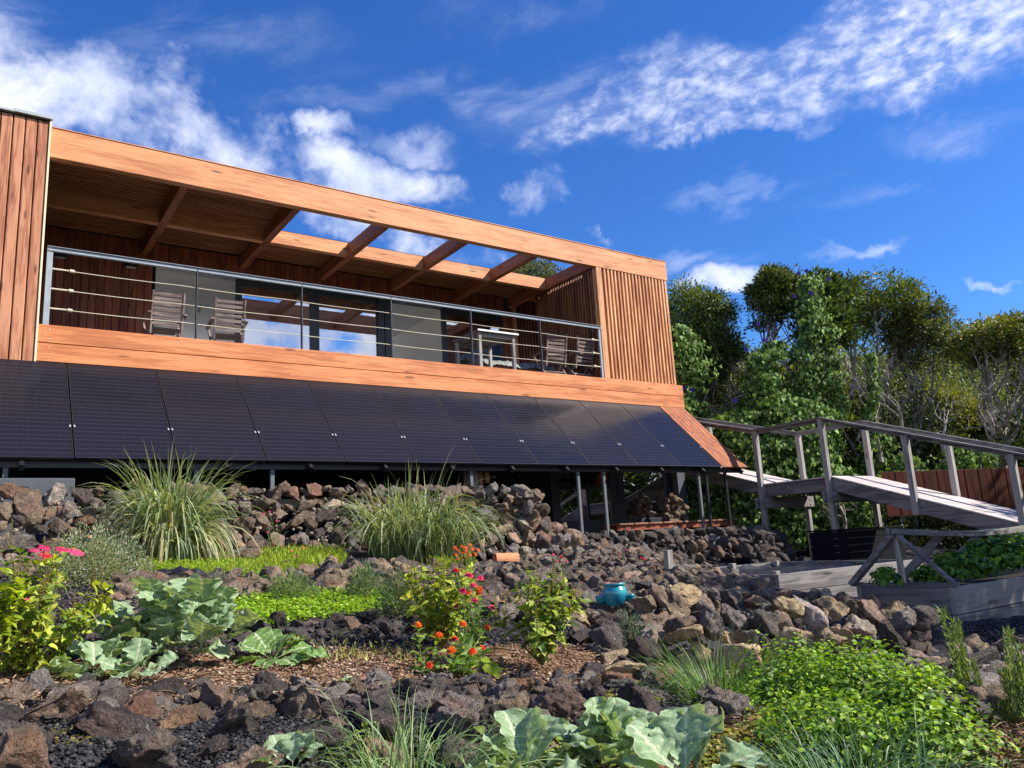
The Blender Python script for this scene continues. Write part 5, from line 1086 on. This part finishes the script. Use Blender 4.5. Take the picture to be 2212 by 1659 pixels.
# ------------------------------------------------------------------ brassicas
def kale_mesh(seed, L, Wd, lobes=5, ruffle=.5, curl=.5):
    rs = np.random.RandomState(seed); nu, nv = 34, 17; u = np.linspace(0, 1, nu); v = np.linspace(-1, 1, nv); U, Vv = np.meshgrid(u, v, indexing='ij'); pet = .26
    q = ((U-pet)/(1-pet)).clip(0, 1); prof = np.where(U < pet, .035, np.sqrt(np.clip(1-((q-.52)/.53)**2, 0, 1))*(.30+.70*np.minimum(1, q*1.7)))
    lob = 1+.15*np.sin(q*lobes*6.28+rs.rand()*6+Vv*1.2)*np.abs(Vv)**.8+.07*np.sin(q*23+rs.rand()*6)*np.abs(Vv)**2
    w_ = np.maximum(prof*lob, .02)*Wd/2; x = U*L; y = Vv*w_
    ru = np.sin(q*21+rs.rand()*6+3*Vv)*np.abs(Vv)**2*.045*ruffle+np.sin(q*9+rs.rand()*6-2*Vv)*np.abs(Vv)**1.5*.07*ruffle
    z = .012*L*np.sin(q*30+4*Vv)*(1-np.abs(Vv))+ru*L*(q > 0)*np.minimum(1, q*4)+.30*np.abs(Vv)*w_*rs.uniform(.4, 1.2)-curl*L*.55*U**2.2; x = x-.25*curl*L*U**3
    vein = (np.abs(Vv) < .07)*1.0; side = (np.abs(np.sin((q*5.2-np.abs(Vv)*.85)*3.1416)) < .16)*(U > pet)*.5; vn = np.maximum(vein, side)
    base = np.array([.25, .37, .20]) if lobes > 3 else np.array([.14, .26, .06]); veincol = np.array([.62, .68, .46])
    col = base[None, None]*(1+.08*rs.randn(nu, nv, 1))*(1-vn[..., None])+veincol*vn[..., None]; edge = (np.abs(Vv) > .93)*(U > pet)
    col = np.where(edge[..., None], col*.6+veincol*.4, col)
    ii, jj = np.meshgrid(np.arange(nu-1), np.arange(nv-1), indexing='ij'); k = (ii*nv+jj).ravel()
    return npmesh('leaf', np.stack([x, y, z], -1).reshape(-1, 3), np.stack([k, k+1, k+nv+1, k+nv], 1).ravel()[::1], 4, M['kale'], col.reshape(-1, 3), True)
KM = [kale_mesh(s, 1, random.uniform(.56, .76), 4, .8, random.uniform(.05, .45)) for s in range(8)]
KD = [kale_mesh(50+s, 1, .62, 2, .5, random.uniform(.3, .7)) for s in range(3)]
def brassica(name, label, c, leaves, meshes, seed, stalks=True, cat='vegetable'):
    """leaves: (azimuth in the picture plane deg [0 right, 90 away, 180 left, 270 near], elevation deg, length, height of origin)"""
    th = thing(name, label, cat, tuple(c)); rs = random.Random(seed)
    for lf in leaves:
        az, el, L, h0 = lf[:4]; off = lf[4] if len(lf) > 4 else (0, 0)
        a = math.radians(az); e = math.radians(el); d = Vector(RH*math.cos(a)+FH*math.sin(a))*math.cos(e)+Vector((0, 0, math.sin(e))); up = Vector((0, 0, 1)) if el < 75 else Vector(-RH*math.cos(a)-FH*math.sin(a))
        s = up.cross(d).normalized(); n = d.cross(s); roll = rs.uniform(-.5, .5); s2 = s*math.cos(roll)+n*math.sin(roll); n2 = d.cross(s2)
        o = bpy.data.objects.new('leaf', meshes[rs.randrange(len(meshes))]); COL.objects.link(o); o.parent = th
        o.matrix_local = Matrix.Translation(Vector((rs.uniform(-.015, .015), rs.uniform(-.015, .015), h0))+Vector(RH)*off[0]+Vector(FH)*off[1])@Matrix((d, s2, n2)).transposed().to_4x4()@Matrix.Diagonal((L, L*rs.uniform(.85, 1.2), L, 1))
    return th
c = onp(372, 1425, t=3.95); lv = []
rs_ = random.Random(5)
for az, el, L in [(178, 62, .40), (150, 74, .42), (120, 80, .40), (95, 70, .42), (70, 66, .36), (48, 55, .42), (25, 48, .38), (14, 30, .36), (200, 45, .34), (225, 60, .32), (250, 50, .34), (275, 62, .36), (300, 48, .34), (320, 40, .36), (340, 34, .38),
                  (5, 16, .50), (352, 8, .52), (338, 12, .46), (322, 14, .40), (20, 22, .46), (188, 24, .42), (196, 12, .46), (212, 6, .42), (236, 10, .34), (262, 14, .30), (290, 18, .30), (100, 50, .34), (60, 40, .34), (140, 46, .36), (165, 36, .38),
                  (255, 78, .30), (310, 72, .32), (20, 76, .34), (200, 78, .34)]:
    lv.append((az+rs_.uniform(-6, 6), el+rs_.uniform(-4, 4), L*rs_.uniform(.82, 1.02), rs_.uniform(.02, .14)))
lv = [(a_, e_, l_*.74, h_) for a_, e_, l_, h_ in lv]
for _ in range(46):
    ox = rs_.uniform(-.26, .24); oy = rs_.uniform(-.12, .12); az_ = (180 if ox < 0 else 0)+rs_.uniform(-75, 75) if abs(ox) > .08 else rs_.uniform(0, 360)
    lv.append((az_, rs_.uniform(18, 78), rs_.uniform(.15, .27), rs_.uniform(.02, .26)*(1-abs(ox)*1.8), (ox, oy)))
brassica('brassica_plant', 'large sprawling pale blue-green brassica on the soil bed at left', c, lv, KM, 1)
c = onp(205, 1478, t=3.5); brassica('brassica_plant', 'low pale brassica rosette at the left front of the soil bed', c, [(az, el, L, .03) for az, el, L in [(200, 20, .22), (170, 35, .22), (140, 45, .2), (90, 50, .22), (60, 40, .22), (30, 25, .22), (0, 14, .22), (330, 12, .2), (290, 20, .18), (250, 16, .18), (220, 30, .2), (120, 62, .18), (45, 65, .18)]], KM, 2)
c = onp(290, 1482, t=3.45); brassica('brassica_plant', 'small drooping brassica shoots right of the low rosette', c, [(az, el, L, .04) for az, el, L in [(190, 30, .17), (120, 50, .17), (60, 48, .17), (20, 22, .18), (330, 12, .17), (270, 20, .15), (90, 70, .16)]], KM, 3)
c = onp(590, 1440, t=4.1); brassica('chard_plant', 'dark green leafy rosette right of the large brassica', c, [(az, el, L, .02) for az, el, L in [(180, 40, .24), (150, 48, .24), (120, 52, .22), (90, 50, .22), (60, 44, .24), (30, 30, .26), (8, 18, .30), (340, 16, .24), (310, 20, .2), (270, 22, .2), (230, 22, .2), (200, 26, .22), (75, 66, .18)]], KD, 4)
c = onp(1330, 1690, t=2.62); brassica('brassica_plant', 'pale green brassica at the bottom edge, centre right', c, [(az+jj*17, min(85, el+jj*9), L*(.68-.10*jj), .03+.05*jj, (random.uniform(-.05, .05), random.uniform(-.04, .04))) for jj in (0, 1) for az, el, L in [(95, 78, .30), (140, 66, .29), (165, 50, .27), (60, 68, .29), (35, 58, .28), (20, 40, .30), (5, 26, .30), (185, 36, .27), (205, 24, .26), (350, 18, .28), (120, 56, .25), (80, 60, .24), (230, 40, .22), (300, 42, .24), (330, 30, .25), (260, 60, .22), (60, 82, .24), (170, 78, .24)]], KM, 5)
c = onp(1135, 1720, t=2.45); brassica('brassica_plant', 'pale brassica cut by the bottom edge, left of the other', c, [(az, el, L, .04) for az, el, L in [(160, 50, .22), (120, 66, .22), (80, 66, .22), (40, 52, .22), (15, 34, .22), (190, 30, .2), (330, 24, .2), (240, 40, .18)]], KM, 6)
c = onp(1490, 1740, t=2.35); brassica('brassica_plant', 'broad pale brassica leaves cut by the bottom edge, right of the centre plant', c, [(az, el, L, .04) for az, el, L in [(150, 48, .24), (110, 62, .23), (70, 60, .24), (40, 48, .25), (10, 30, .24), (185, 30, .2), (90, 40, .22)]], KM, 7)
c = onp(630, 1700, t=2.5); brassica('brassica_plant', 'tiny pale brassica seedling at the bottom edge, left of centre', c, [(az, el, .12, .04) for az, el in [(150, 60), (100, 70), (60, 60), (20, 50), (200, 40)]], KM, 8)
c = onp(715, 1480, t=3.5); brassica('fallen_leaf', 'single pale leaf lying on the soil bed', c, [(10, 4, .12, .02)], KM, 9, cat='leaf')

# ------------------------------------------------------------------ lemon balm mass, parsley, rosemary
def balm(name, label, blobs, n, size, cols, seed, T=T_OVATE, cat='herb', asp=.8, up=.6):
    """mounds: (col,row,t,rx,ry,h)"""
    rs = np.random.RandomState(seed); PP, NN_, DD = [], [], []; c0 = onp(blobs[0][0], blobs[0][1], t=blobs[0][2]); th = thing(name, label, cat, tuple(c0)); sb = MB()
    tot = sum(b[3]*b[5] for b in blobs)
    for (x, y, t, rx, ry, h) in blobs:
        c = onp(x, y, t=t); k = int(n*rx*h/tot); a = rs.rand(k)*6.283; el = np.arccos(rs.rand(k)*1.0); rr = rs.uniform(.35, 1.06, k)**.6
        loc = np.c_[np.cos(a)*np.sin(el)*rx, np.sin(a)*np.sin(el)*ry, np.cos(el)*h]*rr[:, None]
        lump = np.array([1+.22*mnoise.noise((p[0]*9+c[0], p[1]*9, p[2]*9)) for p in loc]); loc *= lump[:, None]
        loc[:, 2] *= (1.32 if name == 'lemon_balm' else .9); P = c+RH*loc[:, :1]+FH*loc[:, 1:2]+np.array([0, 0, 1])*loc[:, 2:3]; out = unit(RH*loc[:, :1]/rx+FH*loc[:, 1:2]/ry+np.array([0, 0, 1])*loc[:, 2:3]/h)
        PP.append(P); NN_.append(unit(out*.6+np.array([0, 0, up])+.45*rs.randn(k, 3))); DD.append(unit(np.cross(out, rs.randn(k, 3))+out*.35+np.array([0, 0, -.15])))
        for _ in range(int(k/90)): group_stems(sb, c+rs.randn(3)*[.06, .06, 0], P[rs.randint(k)], .003, .3, 4)
    P = np.vstack(PP); n = len(P); s = size*rs.uniform(.55, 1.25, n); tint = np.array(cols)[rs.randint(0, len(cols), n)]*(1+.2*rs.randn(n, 1)).clip(.5, 1.6)
    link('foliage', leafmesh('foliage', P, np.vstack(DD), np.vstack(NN_), s, s*asp, T, tint, M['leaf'], True), th, 'stuff'); sb.build('stems', M['stemg'], th); return th
BL = [(.17, .31, .02), (.25, .41, .03), (.09, .20, .015), (.32, .46, .05), (.05, .11, .015)]
balm('lemon_balm', 'dense mass of bright green leafy herbs at the lower right', [(2000, 1650, 2.95, .30, .22, .22), (1880, 1560, 3.5, .34, .25, .24), (2020, 1580, 3.4, .22, .2, .18), (1800, 1700, 2.7, .3, .25, .2), (2000, 1710, 2.65, .3, .22, .2), (1720, 1570, 3.5, .30, .25, .26), (1850, 1600, 3.3, .32, .25, .24), (1640, 1600, 3.35, .24, .2, .18), (1960, 1620, 3.15, .26, .22, .20), (1780, 1530, 3.8, .25, .2, .20), (1760, 1650, 3.0, .36, .25, .17), (1930, 1690, 2.75, .36, .22, .15), (2050, 1690, 2.8, .18, .2, .12)], 36000, .023, BL, 3)
balm('strawberry_plants', 'green leafy plants filling the right raised bed', [(2080, 1240, 6.8, .26, .22, .20), (2160, 1225, 7.2, .35, .25, .28), (2240, 1215, 7.6, .4, .25, .28), (1915, 1253, 6.5, .10, .1, .10), (2010, 1250, 6.8, .14, .12, .10)], 5200, .055, [(.07, .17, .02), (.11, .24, .03), (.16, .30, .05), (.05, .12, .02)], 5)
def rosemary(label, px, t, shoots, seed):
    c = onp(px[0], px[1], t=t); th = thing('rosemary_bush', label, 'herb', tuple(c)); rs = np.random.RandomState(seed); sb = MB(); PP, DD, NN_, LL = [], [], [], []
    for (x, y, dt_) in shoots:
        tip = onp(x, y, t=t+dt_); pts = [np.array(p) for p in group_stems(sb, c, tip, .0055, .35, 16)]
        for k in range(4, 17):
            d = unit(pts[k]-pts[k-1])
            for _ in range(20):
                f = rs.rand(); p = pts[k-1]*(1-f)+pts[k]*f; o_ = unit(np.cross(d, rs.randn(3))); PP.append(p); DD.append(unit(o_*.75+d*.8)); NN_.append(o_); LL.append(.034*rs.uniform(.6, 1.15))
    n = len(PP); LL = np.array(LL); tint = np.array([(.16, .27, .07), (.24, .34, .10), (.10, .19, .06), (.32, .38, .14)])[rs.randint(0, 4, n)]
    link('needles', leafmesh('needles', np.array(PP), np.array(DD), np.array(NN_), LL, np.full(n, .0042), T_DIAM, tint, M['leaf']), th, 'stuff'); sb.build('stems', M['stem'], th)
rosemary('taller rosemary leaning left with its tip before the raised bed', (2130, 1640), 3.0, [(2035, 1318, .15), (2070, 1345, .1), (2052, 1370, 0), (2075, 1420, .1), (2100, 1430, 0), (2060, 1455, .05), (2110, 1480, 0), (2090, 1530, .1), (2130, 1500, .1), (2055, 1340, .1), (2120, 1560, 0), (2150, 1530, -.1)], 1)
rosemary('second rosemary bush at the right edge of the photo', (2215, 1660), 2.8, [(2180, 1362, .1), (2205, 1400, 0), (2190, 1440, .1), (2165, 1450, 0), (2225, 1430, 0), (2200, 1500, .1), (2170, 1520, 0), (2180, 1570, 0), (2150, 1600, 0), (2225, 1520, .1), (2195, 1600, -.1), (2150, 1560, .1), (2240, 1400, .1), (2185, 1390, .15)], 2)
# small seedlings
for k, (x, y, lb) in enumerate([(770, 1620, 'yellow-green seedling between the big rocks at the bottom'), (790, 1600, 'second tiny seedling left of the bottom grass'), (640, 1395, 'tiny weeds beside the reddish stone behind the chard')]):
    c = hit(x, y); rs = np.random.RandomState(k); n = 26; P = c+np.c_[rs.randn(n, 2)*.02, rs.rand(n)*.05]; o = link('seedling', leafmesh('seedling', P, rs.randn(n, 3)+[0, 0, .4], rs.randn(n, 3)*.4+[0, 0, 1], np.full(n, .025), np.full(n, .014), T_OVATE, vary((.3, .4, .06), n), M['leaf'])); tag(o, lb, 'seedling')

# ================================================================== TREES
def tree(label, base, H, crown_c, crown_r, nleaf, cols, seed, leafL=.10, asp=.40, group='trees behind the garden', limbs=6, name='broadleaf_tree', twigs=9, umb=.55, trunk_r=.09, kind=None, dens=1.0, barkm='bark', fork=.35):
    """crown centre and radii in metres; foliage sits on the outer shell, branches show beneath"""
    rs = np.random.RandomState(seed); th = thing(name, label, 'tree', tuple(base), group); tb = MB(); base = np.array(base, float); cc = np.array(crown_c, float); R_ = np.array(crown_r, float); tips = []
    def wig(p, q, r0, r1, n=7, amp=.10):
        L = np.linalg.norm(q-p); pts = [p+(q-p)*k/n+(rs.randn(3)*amp*L*.35*math.sin(math.pi*k/n) if 0 < k < n else 0) for k in range(n+1)]; tb.tube(pts, [r0+(r1-r0)*k/n for k in range(n+1)], 6, False); return pts
    fk = base+(cc-base)*fork+rs.randn(3)*[.15, .15, 0]; tr = wig(base-[0, 0, .2], fk, trunk_r, trunk_r*.7, 6, .12)
    for i in range(limbs):
        a = 6.283*(i+rs.rand()*.6)/limbs; rr = rs.uniform(.35, .85); q = cc+R_*np.array([math.cos(a)*rr, math.sin(a)*rr, rs.uniform(-.35, .35)]); l1 = wig(tr[-1-rs.randint(0, 2)], q, trunk_r*.55, trunk_r*.25, 7, .22)
        for j in range(4):
            s = l1[rs.randint(3, 8)]; a2 = rs.rand()*6.283; q2 = q+R_*np.array([math.cos(a2)*.42, math.sin(a2)*.42, rs.uniform(.0, .5)]); l2 = wig(s, q2, trunk_r*.24, trunk_r*.09, 5, .25)
            for k in range(twigs):
                s = l2[rs.randint(2, 6)]; d = rs.randn(3)*[.33, .33, .2]+[0, 0, .28]; q3 = s+R_*d
                e = (q3-cc)/R_; m_ = np.linalg.norm(e); q3 = cc+R_*e*(min(m_, 1.02)/m_); 
                if k % 2 == 0: wig(s, q3, trunk_r*.08, trunk_r*.03, 4, .25)
                tips.append(q3)
    tb.build('trunk', M[barkm], th); tips = np.array(tips); e = (tips-cc)/R_; keep = (e[:, 2] > -umb); tips = tips[keep]
    k = max(4, int(1.45*nleaf*dens/len(tips))); n = k*len(tips); C = np.repeat(tips, k, 0); cl = R_.mean()*.13; P = C+rs.randn(n, 3)*[cl, cl, cl*.62]
    Dd = unit(P-C+np.array([0, 0, .08])+.4*cl*rs.randn(n, 3)); Nn = unit(rs.randn(n, 3)*.6+[0, 0, .8]); L = leafL*1.25*rs.uniform(.6, 1.3, n)
    cv = np.repeat((1+.30*rs.randn(len(tips), 1)).clip(.45, 1.7), k, 0); tint = np.array(cols)[rs.randint(0, len(cols), n)]*cv*(1+.15*rs.randn(n, 1)).clip(.5, 1.5)
    link('crown', leafmesh('crown', P, Dd, Nn, L, L*asp, T_DIAM, tint.clip(0, 1), M['treeleaf']), th, 'stuff'); return th
OL = [(.11, .165, .032), (.165, .215, .045), (.075, .12, .022), (.22, .26, .06)]
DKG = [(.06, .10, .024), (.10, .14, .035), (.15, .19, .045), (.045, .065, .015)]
YL = [(.18, .22, .045), (.24, .26, .055), (.13, .18, .035), (.30, .28, .07)]
def ptree(label, x, ytop, rpx, hpx, t, cols, seed, **k):
    """crown: column, top row, half width px, crown height px"""
    s = t/F_PX; top = onp(x, ytop, t=t); cr = np.array([rpx*s, rpx*s, hpx*s/2]); cc = top-[0, 0, cr[2]]; b = onp(k.pop('bx', x), 1100, t=t); b[2] = -.4
    return tree(label, b, 0, cc, cr, k.pop('nleaf', 9000), cols, seed, **k)
ptree('olive-green bushy tree rising just right of the house corner', 1472, 622, 66, 330, 25, OL, 1, nleaf=13000, umb=1, trunk_r=.10)
ptree('dark rounded tree between the house corner tree and the tallest one', 1535, 640, 48, 300, 24, DKG, 2, nleaf=11000, umb=1)
ptree('tall tree with a dense dark crown left of the vine-topped one', 1672, 588, 60, 150, 23, DKG, 3, nleaf=9000, umb=.7, fork=.5)
ptree('vine-topped tall tree in the middle of the row', 1765, 588, 62, 190, 22, [(.07, .12, .03), (.10, .16, .05), (.05, .08, .02)], 4, nleaf=10000, umb=.8, leafL=.12, asp=.5)
ptree('tree with a bare branching trunk and greyish crown right of the vines', 1870, 603, 95, 190, 23, OL, 5, nleaf=8000, umb=.45, limbs=5, twigs=7, trunk_r=.11, fork=.25, bx=1895)
ptree('slim tree with a grey-green crown and many pale limbs', 1985, 650, 62, 230, 22.5, [(.11, .14, .05), (.15, .18, .07), (.08, .10, .03)], 6, nleaf=7500, umb=.45, limbs=5, twigs=7, fork=.25, bx=1960, trunk_r=.1)
ptree('umbrella-shaped tree with a yellowish crown at the right', 2145, 690, 92, 140, 22, YL, 7, nleaf=9000, umb=.25, limbs=6, twigs=7, fork=.42, bx=2152, trunk_r=.13)
ptree('yellowish tree cut by the right edge', 2270, 730, 80, 240, 24, YL+OL, 8, nleaf=8000, umb=.6)
for k, (x, y, r, h, t, c) in enumerate([(1620, 760, 70, 260, 28, OL), (1740, 760, 80, 260, 28, YL), (1900, 790, 90, 240, 28, OL), (2020, 840, 80, 210, 27, YL), (2110, 860, 80, 220, 28, OL), (2210, 850, 80, 240, 27, OL), (1980, 930, 80, 170, 23.5, DKG), (2090, 960, 80, 150, 24, DKG), (2200, 960, 90, 160, 24, DKG), (1850, 900, 70, 200, 25, DKG)]):
    ptree(['olive undergrowth tree behind the left vine column', 'yellowish undergrowth tree glimpsed between vine columns', 'olive undergrowth tree behind the bare limbs', 'yellowish low tree behind the slim grey-green tree', 'low olive tree left under the umbrella crown', 'low olive tree at the right under the umbrella crown', 'dark shrub above the ramp rail, centre', 'dark shrub above the fence, left of the pale trunk', 'dark shrub above the fence at the right edge', 'dark shrub behind the lowest bare limbs'][k], x, y, r, h, t, c, 20+k, nleaf=8000, umb=1, leafL=.12, trunk_r=.07, name='undergrowth_tree', group='undergrowth trees')
# bare pale trunks in front
def bare(label, x, yb, ytop, t, seed, lean=0, spread=60, r0=.055, n=9):
    rs = np.random.RandomState(seed); b = onp(x, yb, t=t); th = thing('bare_tree', label, 'tree', tuple(b), 'pale bare trunks'); tb = MB()
    def grow(p, d, L, r, lev):
        pts = [p]; rad = [r]; nseg = 7
        for k in range(nseg): d = unit(d+rs.randn(3)*.20+np.array([0, 0, .06])); pts.append(pts[-1]+d*L/nseg); rad.append(r*(1-.5*(k+1)/nseg))
        tb.tube(pts, rad, 6, False)
        if lev < 4:
            for _ in range(3 if lev else 4): j = rs.randint(3, nseg+1); grow(pts[j], unit(d+rs.randn(3)*.55), L*rs.uniform(.5, .75), rad[j]*.62, lev+1)
    Hh = (yb-ytop)*t/F_PX; grow(b, np.array([lean*RH[0], lean*RH[1], 1.0]), Hh*.42, r0, 0); tb.build('trunk', M['bark'], th)
bare('pale bare many-limbed tree right of the vines', 1905, 1000, 640, 20.5, 3, -.1, r0=.07)
bare('pale forked bare tree above the ramp landing', 1965, 1010, 660, 20.5, 8, .05, r0=.065)
bare('thin pale crooked tree behind the ramp, right of centre', 2040, 1000, 760, 20.2, 12, .1)
bare('pale twisted tree at the right above the fence', 2150, 1010, 700, 20.0, 5, .02, r0=.075)
bare('leaning grey bare branch between the vine columns', 1665, 900, 700, 20.6, 21, -.5, r0=.05)
bare('short pale stem under the ramp', 1826, 1150, 1000, 16.5, 9, .0, r0=.05)
# tree behind the house
ptree('tree crown glimpsed through the open pergola', 1150, 563, 55, 120, 30, [(.12, .15, .03), (.18, .2, .05)], 40, nleaf=5000, umb=1, bx=1150)

# vines
def vine(label, cols_, nper, seed, flowers=()):
    """cols_: (col, ytop, ybot, half width px, t)"""
    rs = np.random.RandomState(seed); x, y0, y1, hw, t = cols_[0]; b = onp(x, y1, t=t); th = thing('vine_column', label, 'climbing plant', tuple(b), 'vines over the trees'); PP, NN_ = [], []; sb = MB()
    for (x, y0, y1, hw, t) in cols_:
        s = t/F_PX; hw = hw*1.15; n = int(1.15*nper*(y1-y0)*hw/8000); yy = rs.uniform(y0, y1, n); a = rs.uniform(-math.pi*1.05, math.pi*.05, n)
        wob = np.array([math.sin(q/37+seed)*.35+math.sin(q/15+seed*2)*.2 for q in yy]); wid = hw*(1+.30*np.array([mnoise.noise((q/26, seed*1.7, x)) for q in yy])+.0)*np.where(yy-y0 < hw, np.sqrt(((yy-y0)/hw).clip(.02, 1)), 1); rr = rs.uniform(.72, 1.1, n)
        lumps = 1+.75*np.array([mnoise.noise((q/14, aa*1.9+seed, 3)) for q, aa in zip(yy, a)])+.18*rs.randn(n); rr = rr*lumps
        ctr = _f[None]+_r[None]*((x+wob*hw-1106)/F_PX)[:, None]-_u[None]*((yy-829.5)/F_PX)[:, None]; ctr = ctr/(ctr@FH)[:, None]*t
        out = RH[None]*np.cos(a)[:, None]+FH[None]*np.sin(a)[:, None]; P = ctr+out*(wid*s*rr)[:, None]; PP.append(P); NN_.append(unit(out*.9+np.array([0, 0, .55])+.35*rs.randn(n, 3)))
        sb.tube([onp(x, y1+30, t=t), onp(x+hw*.2, (y0+y1)/2, t=t), onp(x, y0+10, t=t)], [.05, .04, .02], 6)
    P = np.vstack(PP); n = len(P); Nn = np.vstack(NN_)+.25*rs.randn(n, 3); Dd = unit(np.cross(Nn, rs.randn(n, 3))*.4+np.array([0, 0, -1])+.2*rs.randn(n, 3)); L = .095*rs.uniform(.45, 1.4, n); tint = np.array([(.14, .25, .055), (.19, .31, .075), (.06, .12, .025), (.25, .37, .10), (.035, .07, .015)])[rs.randint(0, 5, n)]*(1+.18*rs.randn(n, 1)).clip(.5, 1.5)
    link('foliage', leafmesh('foliage', P, Dd, Nn, L, L*.95, T_HEART, tint, M['vineleaf']), th, 'stuff'); sb.build('stem', M['bark'], th)
    for fx, fy in flowers:
        p = onp(fx, fy, t=cols_[0][4]-cols_[0][3]*cols_[0][4]/F_PX*1.1); m_ = 5; an = np.arange(m_)*1.2566; v = unit(-p); a0 = unit(np.cross(v, [0, 0, 1])); b0 = np.cross(v, a0); D_ = a0[None]*np.cos(an)[:, None]+b0[None]*np.sin(an)[:, None]+v*.25
        link('flower', leafmesh('flower', np.tile(p, (m_, 1)), D_, np.tile(v, (m_, 1)), np.full(m_, .06), np.full(m_, .07), T_OVATE, np.tile([.10, .06, .55], (m_, 1)), M['petal']), th)
vine('main sunlit vine column with purple flowers left of centre', [(1655, 735, 1060, 30, 20.6), (1690, 850, 1180, 42, 20.2)], 2000, 1, [(1637, 700), (1650, 735), (1612, 755), (1588, 865)])
vine('vine column hanging down from the tallest crown', [(1745, 600, 900, 26, 20.8), (1730, 860, 1120, 44, 20.2)], 1900, 2, [(1742, 585), (1752, 633), (1725, 590), (1716, 640), (1790, 603)])
vine('slender vine column right of the tall one', [(1795, 700, 1000, 20, 20.8), (1800, 980, 1180, 34, 20)], 1800, 3)
vine('thin vine on the bare limbs', [(1880, 760, 970, 11, 20.4)], 1700, 4)
vine('shaded vine growth against the house corner', [(1470, 700, 1010, 34, 21.5), (1490, 860, 1050, 52, 21)], 1700, 5, [(1478, 838), (1486, 840), (1494, 843), (1620, 848)])
vine('rounded vine mound behind the ramp railing', [(1610, 880, 1190, 62, 20.5), (1540, 920, 1200, 55, 20.8)], 1900, 6)
vine('vine mound behind the ramp posts', [(1830, 1020, 1210, 44, 20.4), (1880, 930, 1080, 28, 21)], 1700, 7)
vine('leafy shrub growth at the foot of the fence', [(2080, 960, 1020, 60, 19.2), (1950, 980, 1100, 36, 19.6)], 1100, 8)
# dark wooded slope behind
hx = np.linspace(-1.2, 1.5, 90); ht = np.linspace(27, 80, 40); HT, HX = np.meshgrid(ht, hx, indexing='ij'); X = RH[0]*HX*HT+FH[0]*HT; Y = RH[1]*HX*HT+FH[1]*HT
slope_ang = .205-.0*HX
Z = -1.6+(HT-26)*.43+np.array([mnoise.fractal((a*.2, b*.2, 0), 1, 2, 4) for a, b in zip(X.ravel(), Y.ravel())]).reshape(X.shape)*1.0
Z = np.minimum(Z, 12.5); ii, jj = np.meshgrid(np.arange(39), np.arange(89), indexing='ij'); q = (ii*90+jj).ravel()
g = link('hillside', npmesh('hillside', np.stack([X, Y, Z], -1).reshape(-1, 3), np.stack([q, q+90, q+91, q+1], 1)[:, ::-1].ravel(), 4, M['hill'], None, True), kind='structure'); g['label'] = 'dark wooded slope behind the trees'
n = 90000; rs = np.random.RandomState(77); HTn = 27+rs.rand(n)**1.2*34; HXn = rs.uniform(.05, .85, n); Xn = RH[0]*HXn*HTn+FH[0]*HTn; Yn = RH[1]*HXn*HTn+FH[1]*HTn
i0 = ((HTn-27)/(53)*39).astype(int).clip(0, 38); j0 = ((HXn+1.2)/2.7*89).astype(int).clip(0, 88); P = np.c_[Xn, Yn, Z[i0, j0]+rs.rand(n)**.7*2.8*(.6+.5*np.sin(Xn*1.3)*np.cos(Yn*1.1))]
L = rs.uniform(.14, .34, n); o = link('distant_wood', leafmesh('distant_wood', P, rs.randn(n, 3)+[0, 0, .3], rs.randn(n, 3)*.6+[0, 0, 1], L, L*.5, T_DIAM, np.array(OL+YL+DKG)[rs.randint(0, 12, n)], M['treeleaf']), kind='stuff'); tag(o, 'mass of olive scrub on the slope behind the tree row', 'woodland')
# understorey at the foot of the tree row
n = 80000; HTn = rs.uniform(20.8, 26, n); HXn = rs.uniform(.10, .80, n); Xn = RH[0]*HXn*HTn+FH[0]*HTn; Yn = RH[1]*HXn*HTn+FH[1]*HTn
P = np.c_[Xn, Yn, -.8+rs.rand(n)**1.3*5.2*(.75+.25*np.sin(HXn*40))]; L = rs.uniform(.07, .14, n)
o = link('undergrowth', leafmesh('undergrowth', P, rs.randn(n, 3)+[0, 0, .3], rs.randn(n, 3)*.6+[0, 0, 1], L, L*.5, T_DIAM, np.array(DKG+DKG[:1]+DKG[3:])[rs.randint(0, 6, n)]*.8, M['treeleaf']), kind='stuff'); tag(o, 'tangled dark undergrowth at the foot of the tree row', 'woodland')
# tree just outside the frame whose shade falls on the right raised bed
b = np.array([6.6, 3.5, -.6])+np.array(TOSUN)*6.2
tree('leafy garden tree standing to the right, its shade dappling the raised bed', (b[0]+.2, b[1], -1.2), 0, b, np.array([1.3, 1.3, 1.0]), 6500, OL, 90, leafL=.10, name='garden_tree', group=None, umb=1, trunk_r=.1)
for k, (x, y, rr_, h, lb) in enumerate([(19, 1.5, 2.2, 5.5, 'first leafy tree of the row to the right of the garden'), (22, -3, 2.6, 6.5, 'taller leafy tree of the row to the right of the garden'), (17, -4.5, 2.4, 5.5, 'rounded leafy tree at the far end of the row to the right'), (26, 3, 3, 7.5, 'largest leafy tree behind the row to the right'), (12.5, -6.5, 2.2, 5, 'leafy tree on the near side of the row to the right')]):
    tree(lb, (x, y, -1.4), 0, (x, y, -1.2+h*.5), (rr_*1.25, rr_*1.25, h*.55), 12000, OL, 95+k, leafL=.2, name='garden_tree', group=None, umb=1, trunk_r=.12)
for o in bpy.data.objects:
    if '_local' in o.keys(): del o['_local']
print('objects', len(bpy.data.objects))
